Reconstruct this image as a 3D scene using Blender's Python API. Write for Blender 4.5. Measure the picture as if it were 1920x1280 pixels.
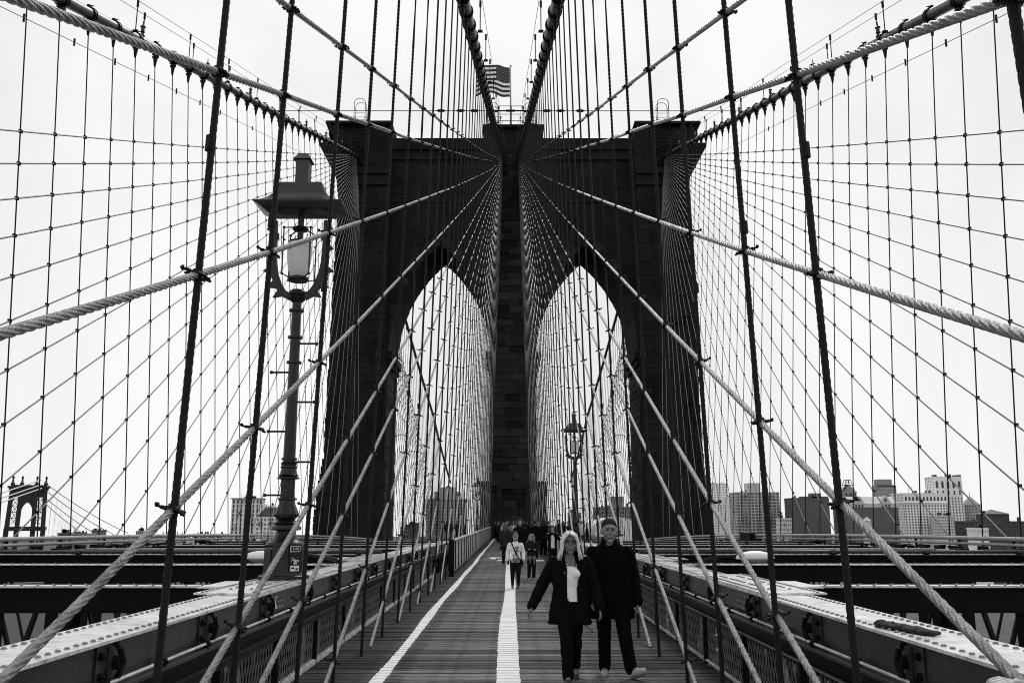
import bpy, math, random
import numpy as np
from math import radians as RAD, pi, sin, cos
from mathutils import Vector, Matrix
random.seed(7); np.random.seed(7)
scn = bpy.context.scene
for o in list(bpy.data.objects): bpy.data.objects.remove(o)
COL = scn.collection

# ------------------------------------------------------------------ camera
cam = bpy.data.cameras.new('camera'); camo = bpy.data.objects.new('camera', cam); COL.objects.link(camo)
cam.sensor_width = 36; cam.lens = 36 * 1650 / 1920; cam.clip_start = .05; cam.clip_end = 9000
camo.location = (0, 0, 1.83); camo.rotation_euler = (RAD(90 + 11.443), 0, RAD(-.102))
scn.camera = camo
scn.cycles.pixel_filter_type = 'BLACKMAN_HARRIS'; scn.cycles.filter_width = 1.0
scn.view_settings.view_transform = 'Standard'; scn.view_settings.look = 'None'
scn.view_settings.exposure = 0; scn.view_settings.gamma = 1; scn.view_settings.use_curve_mapping = False

# ------------------------------------------------------------------ sky (overcast, the sun behind cloud ahead of the camera)
SUN_EL, SUN_AZ = 48, 20
world = bpy.data.worlds.new('World'); scn.world = world; world.use_nodes = True
nt = world.node_tree; nt.nodes.clear(); N = nt.nodes.new; L = nt.links.new
tc = N('ShaderNodeTexCoord')
sep = N('ShaderNodeSeparateXYZ'); L(tc.outputs['Generated'], sep.inputs[0])
mx = N('ShaderNodeMath'); mx.operation = 'MAXIMUM'; L(sep.outputs['Z'], mx.inputs[0]); mx.inputs[1].default_value = .27
cmb = N('ShaderNodeCombineXYZ'); L(sep.outputs['X'], cmb.inputs[0]); L(sep.outputs['Y'], cmb.inputs[1]); L(mx.outputs[0], cmb.inputs[2])
sky = N('ShaderNodeTexSky'); sky.sky_type = 'NISHITA'; sky.sun_disc = False
sky.sun_elevation = RAD(SUN_EL); sky.sun_rotation = RAD(SUN_AZ); sky.dust_density = 6; sky.air_density = 1.4
L(cmb.outputs[0], sky.inputs['Vector'])
bw = N('ShaderNodeRGBToBW'); L(sky.outputs[0], bw.inputs[0])
gain = N('ShaderNodeMath'); gain.operation = 'MULTIPLY'; L(bw.outputs[0], gain.inputs[0]); gain.inputs[1].default_value = 2.8
cap = N('ShaderNodeMath'); cap.operation = 'MINIMUM'; L(gain.outputs[0], cap.inputs[0]); cap.inputs[1].default_value = 6.9
nz = N('ShaderNodeTexNoise'); nz.inputs['Scale'].default_value = 2.6; nz.inputs['Detail'].default_value = 6; nz.inputs['Roughness'].default_value = .55
L(cmb.outputs[0], nz.inputs['Vector'])
rmp = N('ShaderNodeMapRange'); L(nz.outputs['Fac'], rmp.inputs[0])
rmp.inputs[1].default_value = .36; rmp.inputs[2].default_value = .58; rmp.inputs[3].default_value = .83; rmp.inputs[4].default_value = 1.0
mul = N('ShaderNodeMath'); mul.operation = 'MULTIPLY'; L(cap.outputs[0], mul.inputs[0]); L(rmp.outputs[0], mul.inputs[1])
bg = N('ShaderNodeBackground'); bg.inputs['Strength'].default_value = .14; L(mul.outputs[0], bg.inputs['Color'])
wo = N('ShaderNodeOutputWorld'); L(bg.outputs[0], wo.inputs[0])

sun = bpy.data.lights.new('sun', 'SUN'); sun.energy = 1.4; sun.angle = RAD(14); sun.color = (1, 1, 1)
suno = bpy.data.objects.new('sun', sun); COL.objects.link(suno)
_d = Vector((sin(RAD(SUN_AZ)) * cos(RAD(SUN_EL)), cos(RAD(SUN_AZ)) * cos(RAD(SUN_EL)), sin(RAD(SUN_EL))))
suno.rotation_euler = (-_d).to_track_quat('-Z', 'Y').to_euler()

# ------------------------------------------------------------------ pixel helper (used only to read real positions off the photograph)
_th = math.atan(334 / 1650); _yw = RAD(.102)
_F = np.array([sin(_yw) * cos(_th), cos(_yw) * cos(_th), sin(_th)]); _R = np.array([cos(_yw), -sin(_yw), 0]); _U = np.cross(_R, _F); _C = np.array([0, 0, 1.83])
def at(px, py, Y):
    d = _F + _R * (px - 960) / 1650 + _U * (640 - py) / 1650
    return _C + d * (Y / d[1])

# ------------------------------------------------------------------ materials (the photograph is black and white: every colour is a grey)
MATS = {}
def mat(name, g, rough=.6, var=.25, scale=3., bump=.0, bscale=40., ior=1.5, metal=0., coat=0., stretch=None, rand=0., g2=None, emit=0, spec=.5, grime=0., gscale=9.):
    if name in MATS: return MATS[name]
    m = bpy.data.materials.new(name); m.use_nodes = True; t = m.node_tree; b = t.nodes['Principled BSDF']
    b.inputs['Roughness'].default_value = rough; b.inputs['IOR'].default_value = ior; b.inputs['Metallic'].default_value = metal
    b.inputs['Coat Weight'].default_value = coat; b.inputs['Specular IOR Level'].default_value = spec; b.inputs['Coat Roughness'].default_value = .18
    co = t.nodes.new('ShaderNodeTexCoord'); mp = t.nodes.new('ShaderNodeMapping'); t.links.new(co.outputs['Object'], mp.inputs[0])
    if stretch: mp.inputs['Scale'].default_value = stretch
    if rand:
        oi0 = t.nodes.new('ShaderNodeObjectInfo'); ml0 = t.nodes.new('ShaderNodeMath'); ml0.operation = 'MULTIPLY'; t.links.new(oi0.outputs['Random'], ml0.inputs[0]); ml0.inputs[1].default_value = 91.7
        t.links.new(ml0.outputs[0], mp.inputs['Location'])
    n = t.nodes.new('ShaderNodeTexNoise'); n.inputs['Scale'].default_value = scale; n.inputs['Detail'].default_value = 6; n.inputs['Roughness'].default_value = .65
    t.links.new(mp.outputs[0], n.inputs['Vector'])
    r = t.nodes.new('ShaderNodeMapRange'); t.links.new(n.outputs['Fac'], r.inputs[0])
    lo, hi = g * (1 - var), (g2 if g2 else g * (1 + var))
    r.inputs[1].default_value = .3; r.inputs[2].default_value = .7; r.inputs[3].default_value = lo; r.inputs[4].default_value = hi
    out = r.outputs[0]
    if grime:
        n3 = t.nodes.new('ShaderNodeTexNoise'); n3.inputs['Scale'].default_value = gscale; n3.inputs['Detail'].default_value = 8; n3.inputs['Roughness'].default_value = .75; t.links.new(co.outputs['Object'], n3.inputs['Vector'])
        g3 = t.nodes.new('ShaderNodeMapRange'); t.links.new(n3.outputs['Fac'], g3.inputs[0]); g3.inputs[1].default_value = .36; g3.inputs[2].default_value = .52; g3.inputs[3].default_value = 1 - grime; g3.inputs[4].default_value = 1
        m3 = t.nodes.new('ShaderNodeMath'); m3.operation = 'MULTIPLY'; t.links.new(out, m3.inputs[0]); t.links.new(g3.outputs[0], m3.inputs[1]); out = m3.outputs[0]
    if rand:
        oi = t.nodes.new('ShaderNodeObjectInfo'); rr = t.nodes.new('ShaderNodeMapRange'); t.links.new(oi.outputs['Random'], rr.inputs[0])
        rr.inputs[3].default_value = 1 - rand; rr.inputs[4].default_value = 1 + rand
        mm = t.nodes.new('ShaderNodeMath'); mm.operation = 'MULTIPLY'; t.links.new(out, mm.inputs[0]); t.links.new(rr.outputs[0], mm.inputs[1]); out = mm.outputs[0]
    t.links.new(out, b.inputs['Base Color'])
    if bump:
        n2 = t.nodes.new('ShaderNodeTexNoise'); n2.inputs['Scale'].default_value = bscale; n2.inputs['Detail'].default_value = 5
        t.links.new(mp.outputs[0], n2.inputs['Vector'])
        bp = t.nodes.new('ShaderNodeBump'); bp.inputs['Strength'].default_value = bump; bp.inputs['Distance'].default_value = .02
        t.links.new(n2.outputs['Fac'], bp.inputs['Height']); t.links.new(bp.outputs[0], b.inputs['Normal'])
        rg = t.nodes.new('ShaderNodeMapRange'); t.links.new(n.outputs['Fac'], rg.inputs[0]); rg.inputs[3].default_value = max(.05, rough - .12); rg.inputs[4].default_value = min(1, rough + .12)
        t.links.new(rg.outputs[0], b.inputs['Roughness'])
    if emit:
        b.inputs['Emission Color'].default_value = (1, 1, 1, 1); b.inputs['Emission Strength'].default_value = emit
    MATS[name] = m
    return m
M_STAY = mat('galvanised stay rope', .23, .38, .5, 22, .6, 220, grime=.5, gscale=3.5, metal=.45, spec=.8)
M_SUSP = mat('shaded suspender rope', .012, .6, .3, 10, .4, 160, spec=.2)  # same rope as the stays; shade on the upright ropes put in the colour
M_CLAMP = mat('black iron clamp', .008, .5, .3, 8, spec=.15)
M_CABLE = mat('painted main cable', .055, .38, .35, 2.5, .15, 30, grime=.5, gscale=4)
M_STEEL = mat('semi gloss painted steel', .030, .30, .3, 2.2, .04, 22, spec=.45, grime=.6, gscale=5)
M_TOP = mat('skylit weathered steel', .66, .30, .3, 1.6, .08, 30, spec=.7, grime=.55, gscale=7)  # brightness of upward faces under the sky put in the colour, webs stay dark
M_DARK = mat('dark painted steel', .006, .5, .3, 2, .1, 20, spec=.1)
M_IRON = mat('lamp iron', .011, .34, .4, 5, .25, 30, grime=.5, gscale=12, spec=.4)
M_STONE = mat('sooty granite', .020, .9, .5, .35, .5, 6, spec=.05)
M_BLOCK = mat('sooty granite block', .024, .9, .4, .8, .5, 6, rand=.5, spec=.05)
M_WOOD = mat('weathered deck wood', .15, .85, .8, .8, .5, 30, stretch=(.9, 14, 4), rand=.5, spec=.15, grime=.6, gscale=6)
def _worn_middle(m):      # feet and wheels keep the middle of the deck paler than its dirty margins
    t = m.node_tree; b = t.nodes['Principled BSDF']; src = b.inputs['Base Color'].links[0].from_socket
    co = t.nodes.new('ShaderNodeTexCoord'); sx = t.nodes.new('ShaderNodeSeparateXYZ'); t.links.new(co.outputs['Object'], sx.inputs[0])
    ab = t.nodes.new('ShaderNodeMath'); ab.operation = 'ABSOLUTE'; t.links.new(sx.outputs['X'], ab.inputs[0])
    nz_ = t.nodes.new('ShaderNodeTexNoise'); nz_.inputs['Scale'].default_value = 1.3; t.links.new(co.outputs['Object'], nz_.inputs['Vector'])
    ad = t.nodes.new('ShaderNodeMath'); ad.operation = 'MULTIPLY_ADD'; t.links.new(nz_.outputs['Fac'], ad.inputs[0]); ad.inputs[1].default_value = .9; t.links.new(ab.outputs[0], ad.inputs[2])
    mr = t.nodes.new('ShaderNodeMapRange'); t.links.new(ad.outputs[0], mr.inputs[0]); mr.inputs[1].default_value = 1.5; mr.inputs[2].default_value = 2.5; mr.inputs[3].default_value = 1.0; mr.inputs[4].default_value = .32
    mu = t.nodes.new('ShaderNodeMath'); mu.operation = 'MULTIPLY'; t.links.new(src, mu.inputs[0]); t.links.new(mr.outputs[0], mu.inputs[1]); t.links.new(mu.outputs[0], b.inputs['Base Color'])
_worn_middle(M_WOOD)
M_PAINT = mat('worn white line paint', .86, .6, .08, 3.0, .2, 60, grime=.7, gscale=11)
for _n in M_PAINT.node_tree.nodes:
    if _n.type == 'MAP_RANGE' and abs(_n.inputs[1].default_value - .36) < 1e-4: _n.inputs[1].default_value = .30; _n.inputs[2].default_value = .40
M_ROAD = mat('asphalt', .04, .8, .25, 1.5)
M_GLASS = mat('dark window glass', .03, .12, .3, .5)
M_WHITE = mat('white paint', .75, .4, .06, 2)

# ------------------------------------------------------------------ mesh builder
class MB:
    def __init__(s): s.v = []; s.f = []
    def add(s, v, f):
        o = len(s.v); s.v.extend([tuple(map(float, p)) for p in v]); s.f.extend([tuple(i + o for i in q) for q in f]); return s
    def box(s, c, d, rot=None):
        a, b, e = d[0] / 2, d[1] / 2, d[2] / 2
        P = [(-a, -b, -e), (a, -b, -e), (a, b, -e), (-a, b, -e), (-a, -b, e), (a, -b, e), (a, b, e), (-a, b, e)]
        if rot is not None: P = [tuple(rot @ Vector(p)) for p in P]
        return s.add([(p[0] + c[0], p[1] + c[1], p[2] + c[2]) for p in P], [(0, 3, 2, 1), (4, 5, 6, 7), (0, 1, 5, 4), (1, 2, 6, 5), (2, 3, 7, 6), (3, 0, 4, 7)])
    def bx(s, x0, x1, y0, y1, z0, z1): return s.box(((x0 + x1) / 2, (y0 + y1) / 2, (z0 + z1) / 2), (abs(x1 - x0), abs(y1 - y0), abs(z1 - z0)))
    def bar(s, p, q, w, h, up=(0, 0, 1)):
        p, q = Vector(p), Vector(q); d = (q - p); l = d.length; d.normalize(); u = Vector(up)
        if abs(d.dot(u)) > .98: u = Vector((0, 1, 0))
        x = d.cross(u).normalized(); z = x.cross(d)
        R = Matrix((x, d, z)).transposed()
        return s.box((p + q) / 2, (w, l, h), R)
    def prism(s, poly, axis, a, b):
        n = len(poly)
        def P(u, v, w): return {'x': (w, u, v), 'y': (u, w, v), 'z': (u, v, w)}[axis]
        V = [P(u, v, a) for u, v in poly] + [P(u, v, b) for u, v in poly]
        return s.add(V, [tuple(range(n))[::-1], tuple(range(n, 2 * n))] + [(i, (i + 1) % n, n + (i + 1) % n, n + i) for i in range(n)])
    def tube(s, path, r, n=8, caps=True):
        path = [Vector(p) for p in path]; k = len(path); rr = r if hasattr(r, '__len__') else [r] * k
        V = []; u = None
        for i, p in enumerate(path):
            d = (path[min(i + 1, k - 1)] - path[max(i - 1, 0)]).normalized()
            if u is None:
                u = d.orthogonal().normalized()
            u = (u - d * u.dot(d)).normalized(); w = d.cross(u)
            for j in range(n):
                a = 2 * pi * j / n; V.append(p + (u * cos(a) + w * sin(a)) * rr[i])
        F = [(i * n + j, i * n + (j + 1) % n, (i + 1) * n + (j + 1) % n, (i + 1) * n + j) for i in range(k - 1) for j in range(n)]
        if caps: F += [tuple(range(n))[::-1], tuple(range((k - 1) * n, k * n))]
        return s.add(V, F)
    def cyl(s, p, q, r, r2=None, n=10): return s.tube([p, q], [r, r if r2 is None else r2], n)
    def lathe(s, prof, c=(0, 0, 0), n=16, flute=0, sq=False):
        V = []; k = len(prof)
        for (r, z) in prof:
            for j in range(n):
                a = 2 * pi * (j + .5) / n; q = r * (1 - (flute if j % 2 else 0)); V.append((c[0] + q * cos(a), c[1] + q * sin(a), c[2] + z))
        F = [(i * n + j, i * n + (j + 1) % n, (i + 1) * n + (j + 1) % n, (i + 1) * n + j) for i in range(k - 1) for j in range(n)]
        F += [tuple(range(n))[::-1], tuple(range((k - 1) * n, k * n))]
        return s.add(V, F)
    def ball(s, c, r, n=10, m=6, rot=None):
        r = r if hasattr(r, '__len__') else (r, r, r); V = []; F = []
        V.append((0, 0, -r[2]))
        for i in range(1, m):
            t = pi * i / m - pi / 2
            for j in range(n):
                a = 2 * pi * j / n; V.append((r[0] * cos(t) * cos(a), r[1] * cos(t) * sin(a), r[2] * sin(t)))
        V.append((0, 0, r[2])); e = len(V) - 1
        F += [(0, 1 + (j + 1) % n, 1 + j) for j in range(n)]
        for i in range(m - 2):
            for j in range(n): F.append((1 + i * n + j, 1 + i * n + (j + 1) % n, 1 + (i + 1) * n + (j + 1) % n, 1 + (i + 1) * n + j))
        F += [(e, 1 + (m - 2) * n + j, 1 + (m - 2) * n + (j + 1) % n) for j in range(n)]
        if rot is not None: V = [tuple(rot @ Vector(p)) for p in V]
        return s.add([(p[0] + c[0], p[1] + c[1], p[2] + c[2]) for p in V], F)
    def dome(s, c, r, h=None, n=8, nx=None):
        h = h or r * .75; V = []
        for k, (a, b) in enumerate(((1, 0), (.86, .55), (.5, .88))):
            for j in range(n): t = 2 * pi * j / n; V.append((r * a * cos(t), r * a * sin(t), h * b))
        V.append((0, 0, h)); F = []
        for k in range(2): F += [(k * n + j, k * n + (j + 1) % n, (k + 1) * n + (j + 1) % n, (k + 1) * n + j) for j in range(n)]
        F += [(2 * n + j, 2 * n + (j + 1) % n, 3 * n) for j in range(n)]
        if nx is not None: q = Vector((0, 0, 1)).rotation_difference(Vector(nx)); V = [tuple(q @ Vector(p)) for p in V]
        return s.add([(p[0] + c[0], p[1] + c[1], p[2] + c[2]) for p in V], F)
    def loft(s, secs, n=16):           # closed loft of ellipses (cx,cy,cz,rx,ry)
        V = []; k = len(secs)
        for (x, y, z, a, b) in secs:
            for j in range(n): t = 2 * pi * j / n; V.append((x + a * cos(t), y + b * sin(t), z))
        F = [(i * n + j, i * n + (j + 1) % n, (i + 1) * n + (j + 1) % n, (i + 1) * n + j) for i in range(k - 1) for j in range(n)]
        F += [tuple(range(n))[::-1], tuple(range((k - 1) * n, k * n))]
        return s.add(V, F)
    def capsule(s, p, q, r, r2=None, n=10):
        p, q = Vector(p), Vector(q); r2 = r if r2 is None else r2; d = (q - p).normalized()
        ts = [(-.95, .3), (-.7, .71), (0, 1)]; path = [p + d * r * t for t, _ in ts]; rr = [r * a for _, a in ts]
        te = [(0, 1), (.7, .71), (.95, .3)]; path += [q + d * r2 * t for t, _ in te]; rr += [r2 * a for _, a in te]
        return s.tube(path, rr, n)
    def mesh(s, name, m, smooth=False, angle=None):
        me = bpy.data.meshes.new(name); me.from_pydata(s.v, [], s.f); me.materials.append(m)
        if smooth: me.shade_smooth()
        if angle is not None: me.shade_smooth(); me.set_sharp_from_angle(angle=RAD(angle))
        me.update(); return me
    def obj(s, name, m, parent=None, smooth=False, loc=None, angle=None, **kw):
        if loc is not None: s.v = [(p[0] - loc[0], p[1] - loc[1], p[2] - loc[2]) for p in s.v]
        o = link(name, s.mesh(name, m, smooth, angle), parent)
        if loc is not None: o.location = loc
        return props(o, **kw)
def link(name, data, parent=None, loc=None):
    o = bpy.data.objects.new(name, data); COL.objects.link(o)
    if parent is not None: o.parent = parent
    if loc is not None: o.location = loc
    return o
def props(o, label=None, cat=None, group=None, kind=None):
    if label: o['label'] = label
    if cat: o['category'] = cat
    if group: o['group'] = group
    if kind: o['kind'] = kind
    return o
def thing(name, label, cat, loc=(0, 0, 0), rz=0, group=None):
    o = link(name, None); o.location = loc; o.rotation_euler = (0, 0, rz); o.empty_display_size = .1
    return props(o, label, cat, group)
def copy_tree(o, parent=None):
    c = o.copy(); COL.objects.link(c); c.parent = parent
    for ch in list(o.children): copy_tree(ch, c)
    return c
def ordinal(n):
    return str(n) + ('th' if 10 <= n % 100 <= 20 else {1: 'st', 2: 'nd', 3: 'rd'}.get(n % 10, 'th'))
SIDE = {-1: 'left', 1: 'right'}

def grid_mesh(name, V, rings, n, m, caps=True):
    me = bpy.data.meshes.new(name); V = np.asarray(V, dtype=np.float32).reshape(-1, 3); me.vertices.add(len(V)); me.vertices.foreach_set('co', V.ravel())
    i = np.arange(rings - 1)[:, None] * n; j = np.arange(n)[None, :]; j2 = (j + 1) % n
    Q = np.stack([i + j, i + j2, i + n + j2, i + n + j], -1).reshape(-1, 4).astype(np.int32)
    me.loops.add(Q.size); me.loops.foreach_set('vertex_index', Q.ravel()); me.polygons.add(len(Q))
    me.polygons.foreach_set('loop_start', np.arange(len(Q), dtype=np.int32) * 4)
    me.materials.append(m); me.update(calc_edges=True); me.shade_smooth(); return me

def rope_mesh(name, P, r, m, pitch=.46, far=26, lobes=6, n=24, eye=(0, 0, 1.83)):
    """a laid wire rope: six strands twisted round the axis; P is a dense polyline"""
    P = np.asarray(P, float); seg = np.linalg.norm(np.diff(P, axis=0), axis=1); S = np.concatenate([[0], np.cumsum(seg)])
    s = 0.; ss = []
    while s < S[-1]:
        p = np.array([np.interp(s, S, P[:, k]) for k in range(3)]); d = np.linalg.norm(p - np.array(eye)); ss.append(s)
        s += min(max(.028, d * .0045), .075) if d < far else 1.6
    ss.append(S[-1]); ss = np.array(ss); X = np.stack([np.interp(ss, S, P[:, k]) for k in range(3)], 1)
    D = np.gradient(X, axis=0); D /= np.linalg.norm(D, axis=1)[:, None]
    ref = np.array([1., 0, 0]); U = ref - D * (D @ ref)[:, None]; U /= np.linalg.norm(U, axis=1)[:, None]; W = np.cross(D, U)
    near = np.linalg.norm(X - np.array(eye), axis=1).min() < far
    k = n if near else 7
    a = 2 * pi * np.arange(k) / k
    if near:
        rad = r * (.70 + .33 * np.abs(np.cos(lobes * a / 2)) ** .6)[None, :]; tw = 2 * pi * ss / pitch
    else:
        rad = np.full((1, k), r * .97); tw = 0 * ss
    A = a[None, :] + tw[:, None]
    V = X[:, None, :] + rad[..., None] * (U[:, None, :] * np.cos(A)[..., None] + W[:, None, :] * np.sin(A)[..., None])
    return grid_mesh(name, V, len(ss), k, m)

# ================================================================== THE BRIDGE: layout
TY = 93.0                                   # near face of the masonry tower
def drop(Y): return -.00022 * max(0, Y - 10) ** 2 if Y < TY else -.00022 * 83 ** 2      # the stiffening trusses fall away from the crown
def zc(Y): return 9.83 + .344 * Y if Y <= TY + 4 else 9.83 + .344 * (TY + 4) - .344 * (Y - TY - 4) + .0007 * (Y - TY - 4) ** 2
def xin(Y): return float(np.interp(Y, [0, 27, 46, 64, 80, 93], [1.75, 1.6, 1.45, 1.25, 1.0, .85]))
def xout(Y): return float(np.interp(Y, [0, 27, 42, 58, 93, 101, 170], [14.4, 15.2, 15.6, 16.2, 17.1, 17.1, 15.0]))
def surf_in(Y, z): return 2.05 + (xin(Y) - 2.05) * min(1, max(0, z / zc(Y)))
def surf_out(Y, z): return 14.1 + (xout(Y) - 14.1) * min(1, max(0, z / zc(Y)))

# ---- water, shore, roadways
W = MB(); W.bx(-2600, 2600, -900, 2100, -40, -38.2)
m = mat('river water', .02, .45, .6, .05, 1.0, .2, ior=1.33, spec=.08); W.obj('river', m, kind='structure')
W = MB(); W.prism([(45, 185), (300, 150), (2500, 300), (2500, 2080), (-700, 2080), (-600, 1300), (-60, 520)], 'z', -38.5, -36)
W.obj('city_ground', mat('city ground', .05, .9, .4, .05), kind='structure')
for s in (-1, 1):
    W = MB(); W.bx(s * 3.4, s * 13.6, -30, TY + 120, -4.9, -4.5); W.obj('roadway', M_ROAD, kind='structure')
    W = MB()
    for x in (6.8, 10.2):
        for k in range(40): W.bx(s * x - .06, s * x + .06, -20 + 6 * k, -17 + 6 * k, -4.496, -4.494)
    W.obj('lane_marking', M_PAINT, kind='structure')

# ---- promenade deck of transverse planks
PITCH = .2
W = MB()
for x in (-2.2, -1.1, 0, 1.1, 2.2): W.bx(x - .09, x + .09, -1, TY - 1, -.36, -.055)
walk = W.obj('walkway', M_DARK, kind='structure')
pm = [MB().box((0, 0, 0), (5.12, PITCH - .035, .05)).mesh('plank', M_WOOD) for _ in range(1)]
far = MB(); yk = 7.0; cnt = 0
plankY = []
while yk < TY - .8:
    plankY.append(yk); dz = random.uniform(-.004, .002)
    if cnt < 300:
        o = link('plank', pm[0], walk); o.location = (random.uniform(-.02, .02), yk, -.027 + dz); o.rotation_euler = (random.uniform(-.006, .006), random.uniform(-.0006, .0006), random.uniform(-.0012, .0012))
    else: far.box((random.uniform(-.02, .02), yk, -.027 + dz), (5.12, PITCH - .035, .05))
    cnt += 1; yk += PITCH
far.obj('far_planks', M_WOOD, walk, kind='stuff')
W = MB()
for k in range(30): W.box((0, 6.9 - k * PITCH, -.027), (5.12, PITCH - .035, .05))
W.obj('near_planks', M_WOOD, walk, kind='stuff')
# painted lines, laid plank by plank
def line(xf, wf, y0, y1, zz=.0055):
    W = MB()
    for y in [6.9 - k * PITCH for k in range(30)] + plankY:
        if y0 < y < y1:
            x = xf(y); w = wf(y) / 2; a = random.uniform(-.006, .006); b = random.uniform(-.006, .006)
            W.bx(x - w + a, x + w + b, y - PITCH / 2 + .0185, y + PITCH / 2 - .0185, -.002, zz)
    return W.obj('painted_line', M_PAINT, kind='structure')
line(lambda y: -1.56 + .018 * sin(y * .21) + .012 * sin(y * .5 + 1), lambda y: .15 + .02 * sin(y * .8), 1.5, 90)
line(lambda y: -.02 + .02 * sin(y * .3), lambda y: .29 + .02 * sin(y * .5), 1.5, 60)
W = MB()
for (x0, x1, y0, y1) in ((-1.05, -.45, 44.2, 44.9), (-.95, -.7, 43.2, 44.3), (-.6, -.1, 41.2, 41.8), (-.45, -.3, 41.6, 42.6), (1.0, 1.55, 41.0, 41.8), (.95, 1.3, 43.4, 44.0)):
    W.bx(x0, x1, y0, y1, -.002, .0065)
W.obj('painted_lane_symbol', M_PAINT, kind='structure')

# ---- inner stiffening girders along the walkway
SPL = [(1.2, 4.7), (9.9, 13.3), (18.2, 21.6), (26.6, 30), (35, 38.4)]
riv = MB().dome((0, 0, 0), .021, .017, 8).mesh('rivet', mat('rivet paint', .16, .35, .4, 9, spec=.6), True)
bolt = MB(); bolt.lathe([(.03, 0), (.03, .02)], n=6); bolt.dome((0, 0, .02), .018, .02, 6); bolt = bolt.mesh('bolt', M_DARK, False)
def chain(xa, xb, za, zb, y0, y1, step=3.):
    W = MB(); ys = np.linspace(y0, y1, int((y1 - y0) / step) + 1); V = []
    for y in ys:
        d = drop(y); V += [(xa, y, za + d), (xb, y, za + d), (xb, y, zb + d), (xa, y, zb + d)]
    k = len(ys); F = [(i * 4 + j, i * 4 + (j + 1) % 4, i * 4 + 4 + (j + 1) % 4, i * 4 + 4 + j) for i in range(k - 1) for j in range(4)] + [(3, 2, 1, 0), tuple(range(4 * k - 4, 4 * k))]
    return W.add(V, F)
for s in (-1, 1):
    g = thing('promenade_girder', f'riveted steel girder running along the {SIDE[s]} edge of the wooden promenade', 'girder', (s * 3, 0, 1), group='promenade girders')
    def P(mb, name, m=M_STEEL, **k): return mb.obj(name, m, g, loc=(s * 3, 0, 1), **k) if False else _p(mb, name, m, g, s, **k)
    def _p(mb, name, m, g, s, **k):
        mb.v = [(p[0] - s * 3, p[1], p[2] - 1) for p in mb.v]; return mb.obj(name, m, g, **k)
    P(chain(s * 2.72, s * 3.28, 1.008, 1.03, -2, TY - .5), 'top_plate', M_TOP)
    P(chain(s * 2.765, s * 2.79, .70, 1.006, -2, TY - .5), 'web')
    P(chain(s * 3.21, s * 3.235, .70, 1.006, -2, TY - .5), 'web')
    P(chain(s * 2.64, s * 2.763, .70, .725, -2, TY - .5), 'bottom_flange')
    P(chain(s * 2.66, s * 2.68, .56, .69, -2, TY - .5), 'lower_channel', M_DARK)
    W = MB()
    for y0 in np.arange(-2, 60, 6): W.tube([(s * 2.70, y, .752 + drop(y)) for y in np.linspace(y0, y0 + 6, 4)], .014, 6)
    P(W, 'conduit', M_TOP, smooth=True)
    W = MB(); W.box((0, 0, 0), (.05, .05, .05)); W.dome((-s * .025, 0, 0), .02, .02, 6, (-s, 0, 0)); cme = W.mesh('conduit_clip', M_DARK)
    for y in np.arange(2.2, 60, 1.0): link('conduit_clip', cme, g, (s * 2.70 - s * 3, y, .752 + drop(y) - 1))
    # truss members below the chord
    for k in range(11):
        y = 4 + k * 4.0
        W = MB(); W.bx(s * 2.82, s * 3.18, y - .13, y + .13, -4.5, .7 + drop(y)); P(W, 'truss_post', M_DARK)
        W = MB(); W.bar((s * 3, y + .2, -4.3), (s * 3, y + 3.8, .6), .16, .1); P(W, 'truss_diagonal', M_DARK)
        W = MB(); W.bar((s * 3.1, y + 3.8, -4.3), (s * 3.1, y + .2, .6), .06, .06); P(W, 'truss_diagonal', M_DARK)
    P(MB().bx(s * 2.75, s * 3.25, -2, TY - 1, -4.8, -4.3), 'bottom_chord', M_DARK)
    # splice plates
    for (a, b) in SPL:
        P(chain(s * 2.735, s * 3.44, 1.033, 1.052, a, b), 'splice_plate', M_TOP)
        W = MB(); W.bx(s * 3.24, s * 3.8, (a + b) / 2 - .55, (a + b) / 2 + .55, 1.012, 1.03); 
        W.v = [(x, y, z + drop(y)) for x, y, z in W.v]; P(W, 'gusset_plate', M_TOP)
    # rivets
    R = []
    for y in np.arange(1.0, 80, .118):
        sp = any(a <= y <= b for a, b in SPL); z = (1.051 if sp else 1.029) + drop(y)
        R.append((s * 2.80, y, z, 0)); R.append((s * (3.36 if sp else 3.20), y, z, 0))
        if sp and any(a + .5 <= y <= b - .5 for a, b in SPL) and int(y * 8) % 7: R.append((s * 2.96, y, z, 0)); R.append((s * 3.2, y, z, 0))
    for (a, b) in SPL:
        for i in range(7):
            for zz in (.80, .87, .94): R.append((s * 2.764, a + .5 + i * .11 + (.05 if zz == .87 else 0), zz + drop(a), 1))
    R = [r for r in R if r[1] > 3.2 or r[3]]
    R.sort(key=lambda r: r[1] + 6 * (r[1] < 3))
    rest = MB()
    for i, (x, y, z, w) in enumerate(R):
        if i < 290:
            o = link('rivet', riv, g, (x - s * 3, y, z - 1))
            if w: o.rotation_euler = (0, -s * pi / 2, 0)
        else: rest.dome((x, y, z), .021, .017, 6, None if not w else (-s, 0, 0))
    P(rest, 'far_rivets', MATS['rivet paint'], smooth=True, kind='stuff')
    # bolted pin brackets on the web
    for k in range(14):
        y = 4.35 + k * 1.98; d = drop(y)
        W = MB(); W.bx(s * 2.762, s * 2.752, y - .17, y + .17, .735 + d, .995 + d); W.bx(s * 2.751, s * 2.735, y - .02, y + .16, .75 + d, .98 + d); br = P(W, 'pin_bracket')
        W = MB(); W.tube([(s * 2.735, y + .07, .865 + d), (s * 2.69, y + .07, .865 + d)], .05, 6); W.tube([(s * 2.70, y + .07, .77 + d), (s * 2.685, y + .10, .87 + d), (s * 2.70, y + .07, .96 + d)], .022, 6); P(W, 'pin', M_DARK)
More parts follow.
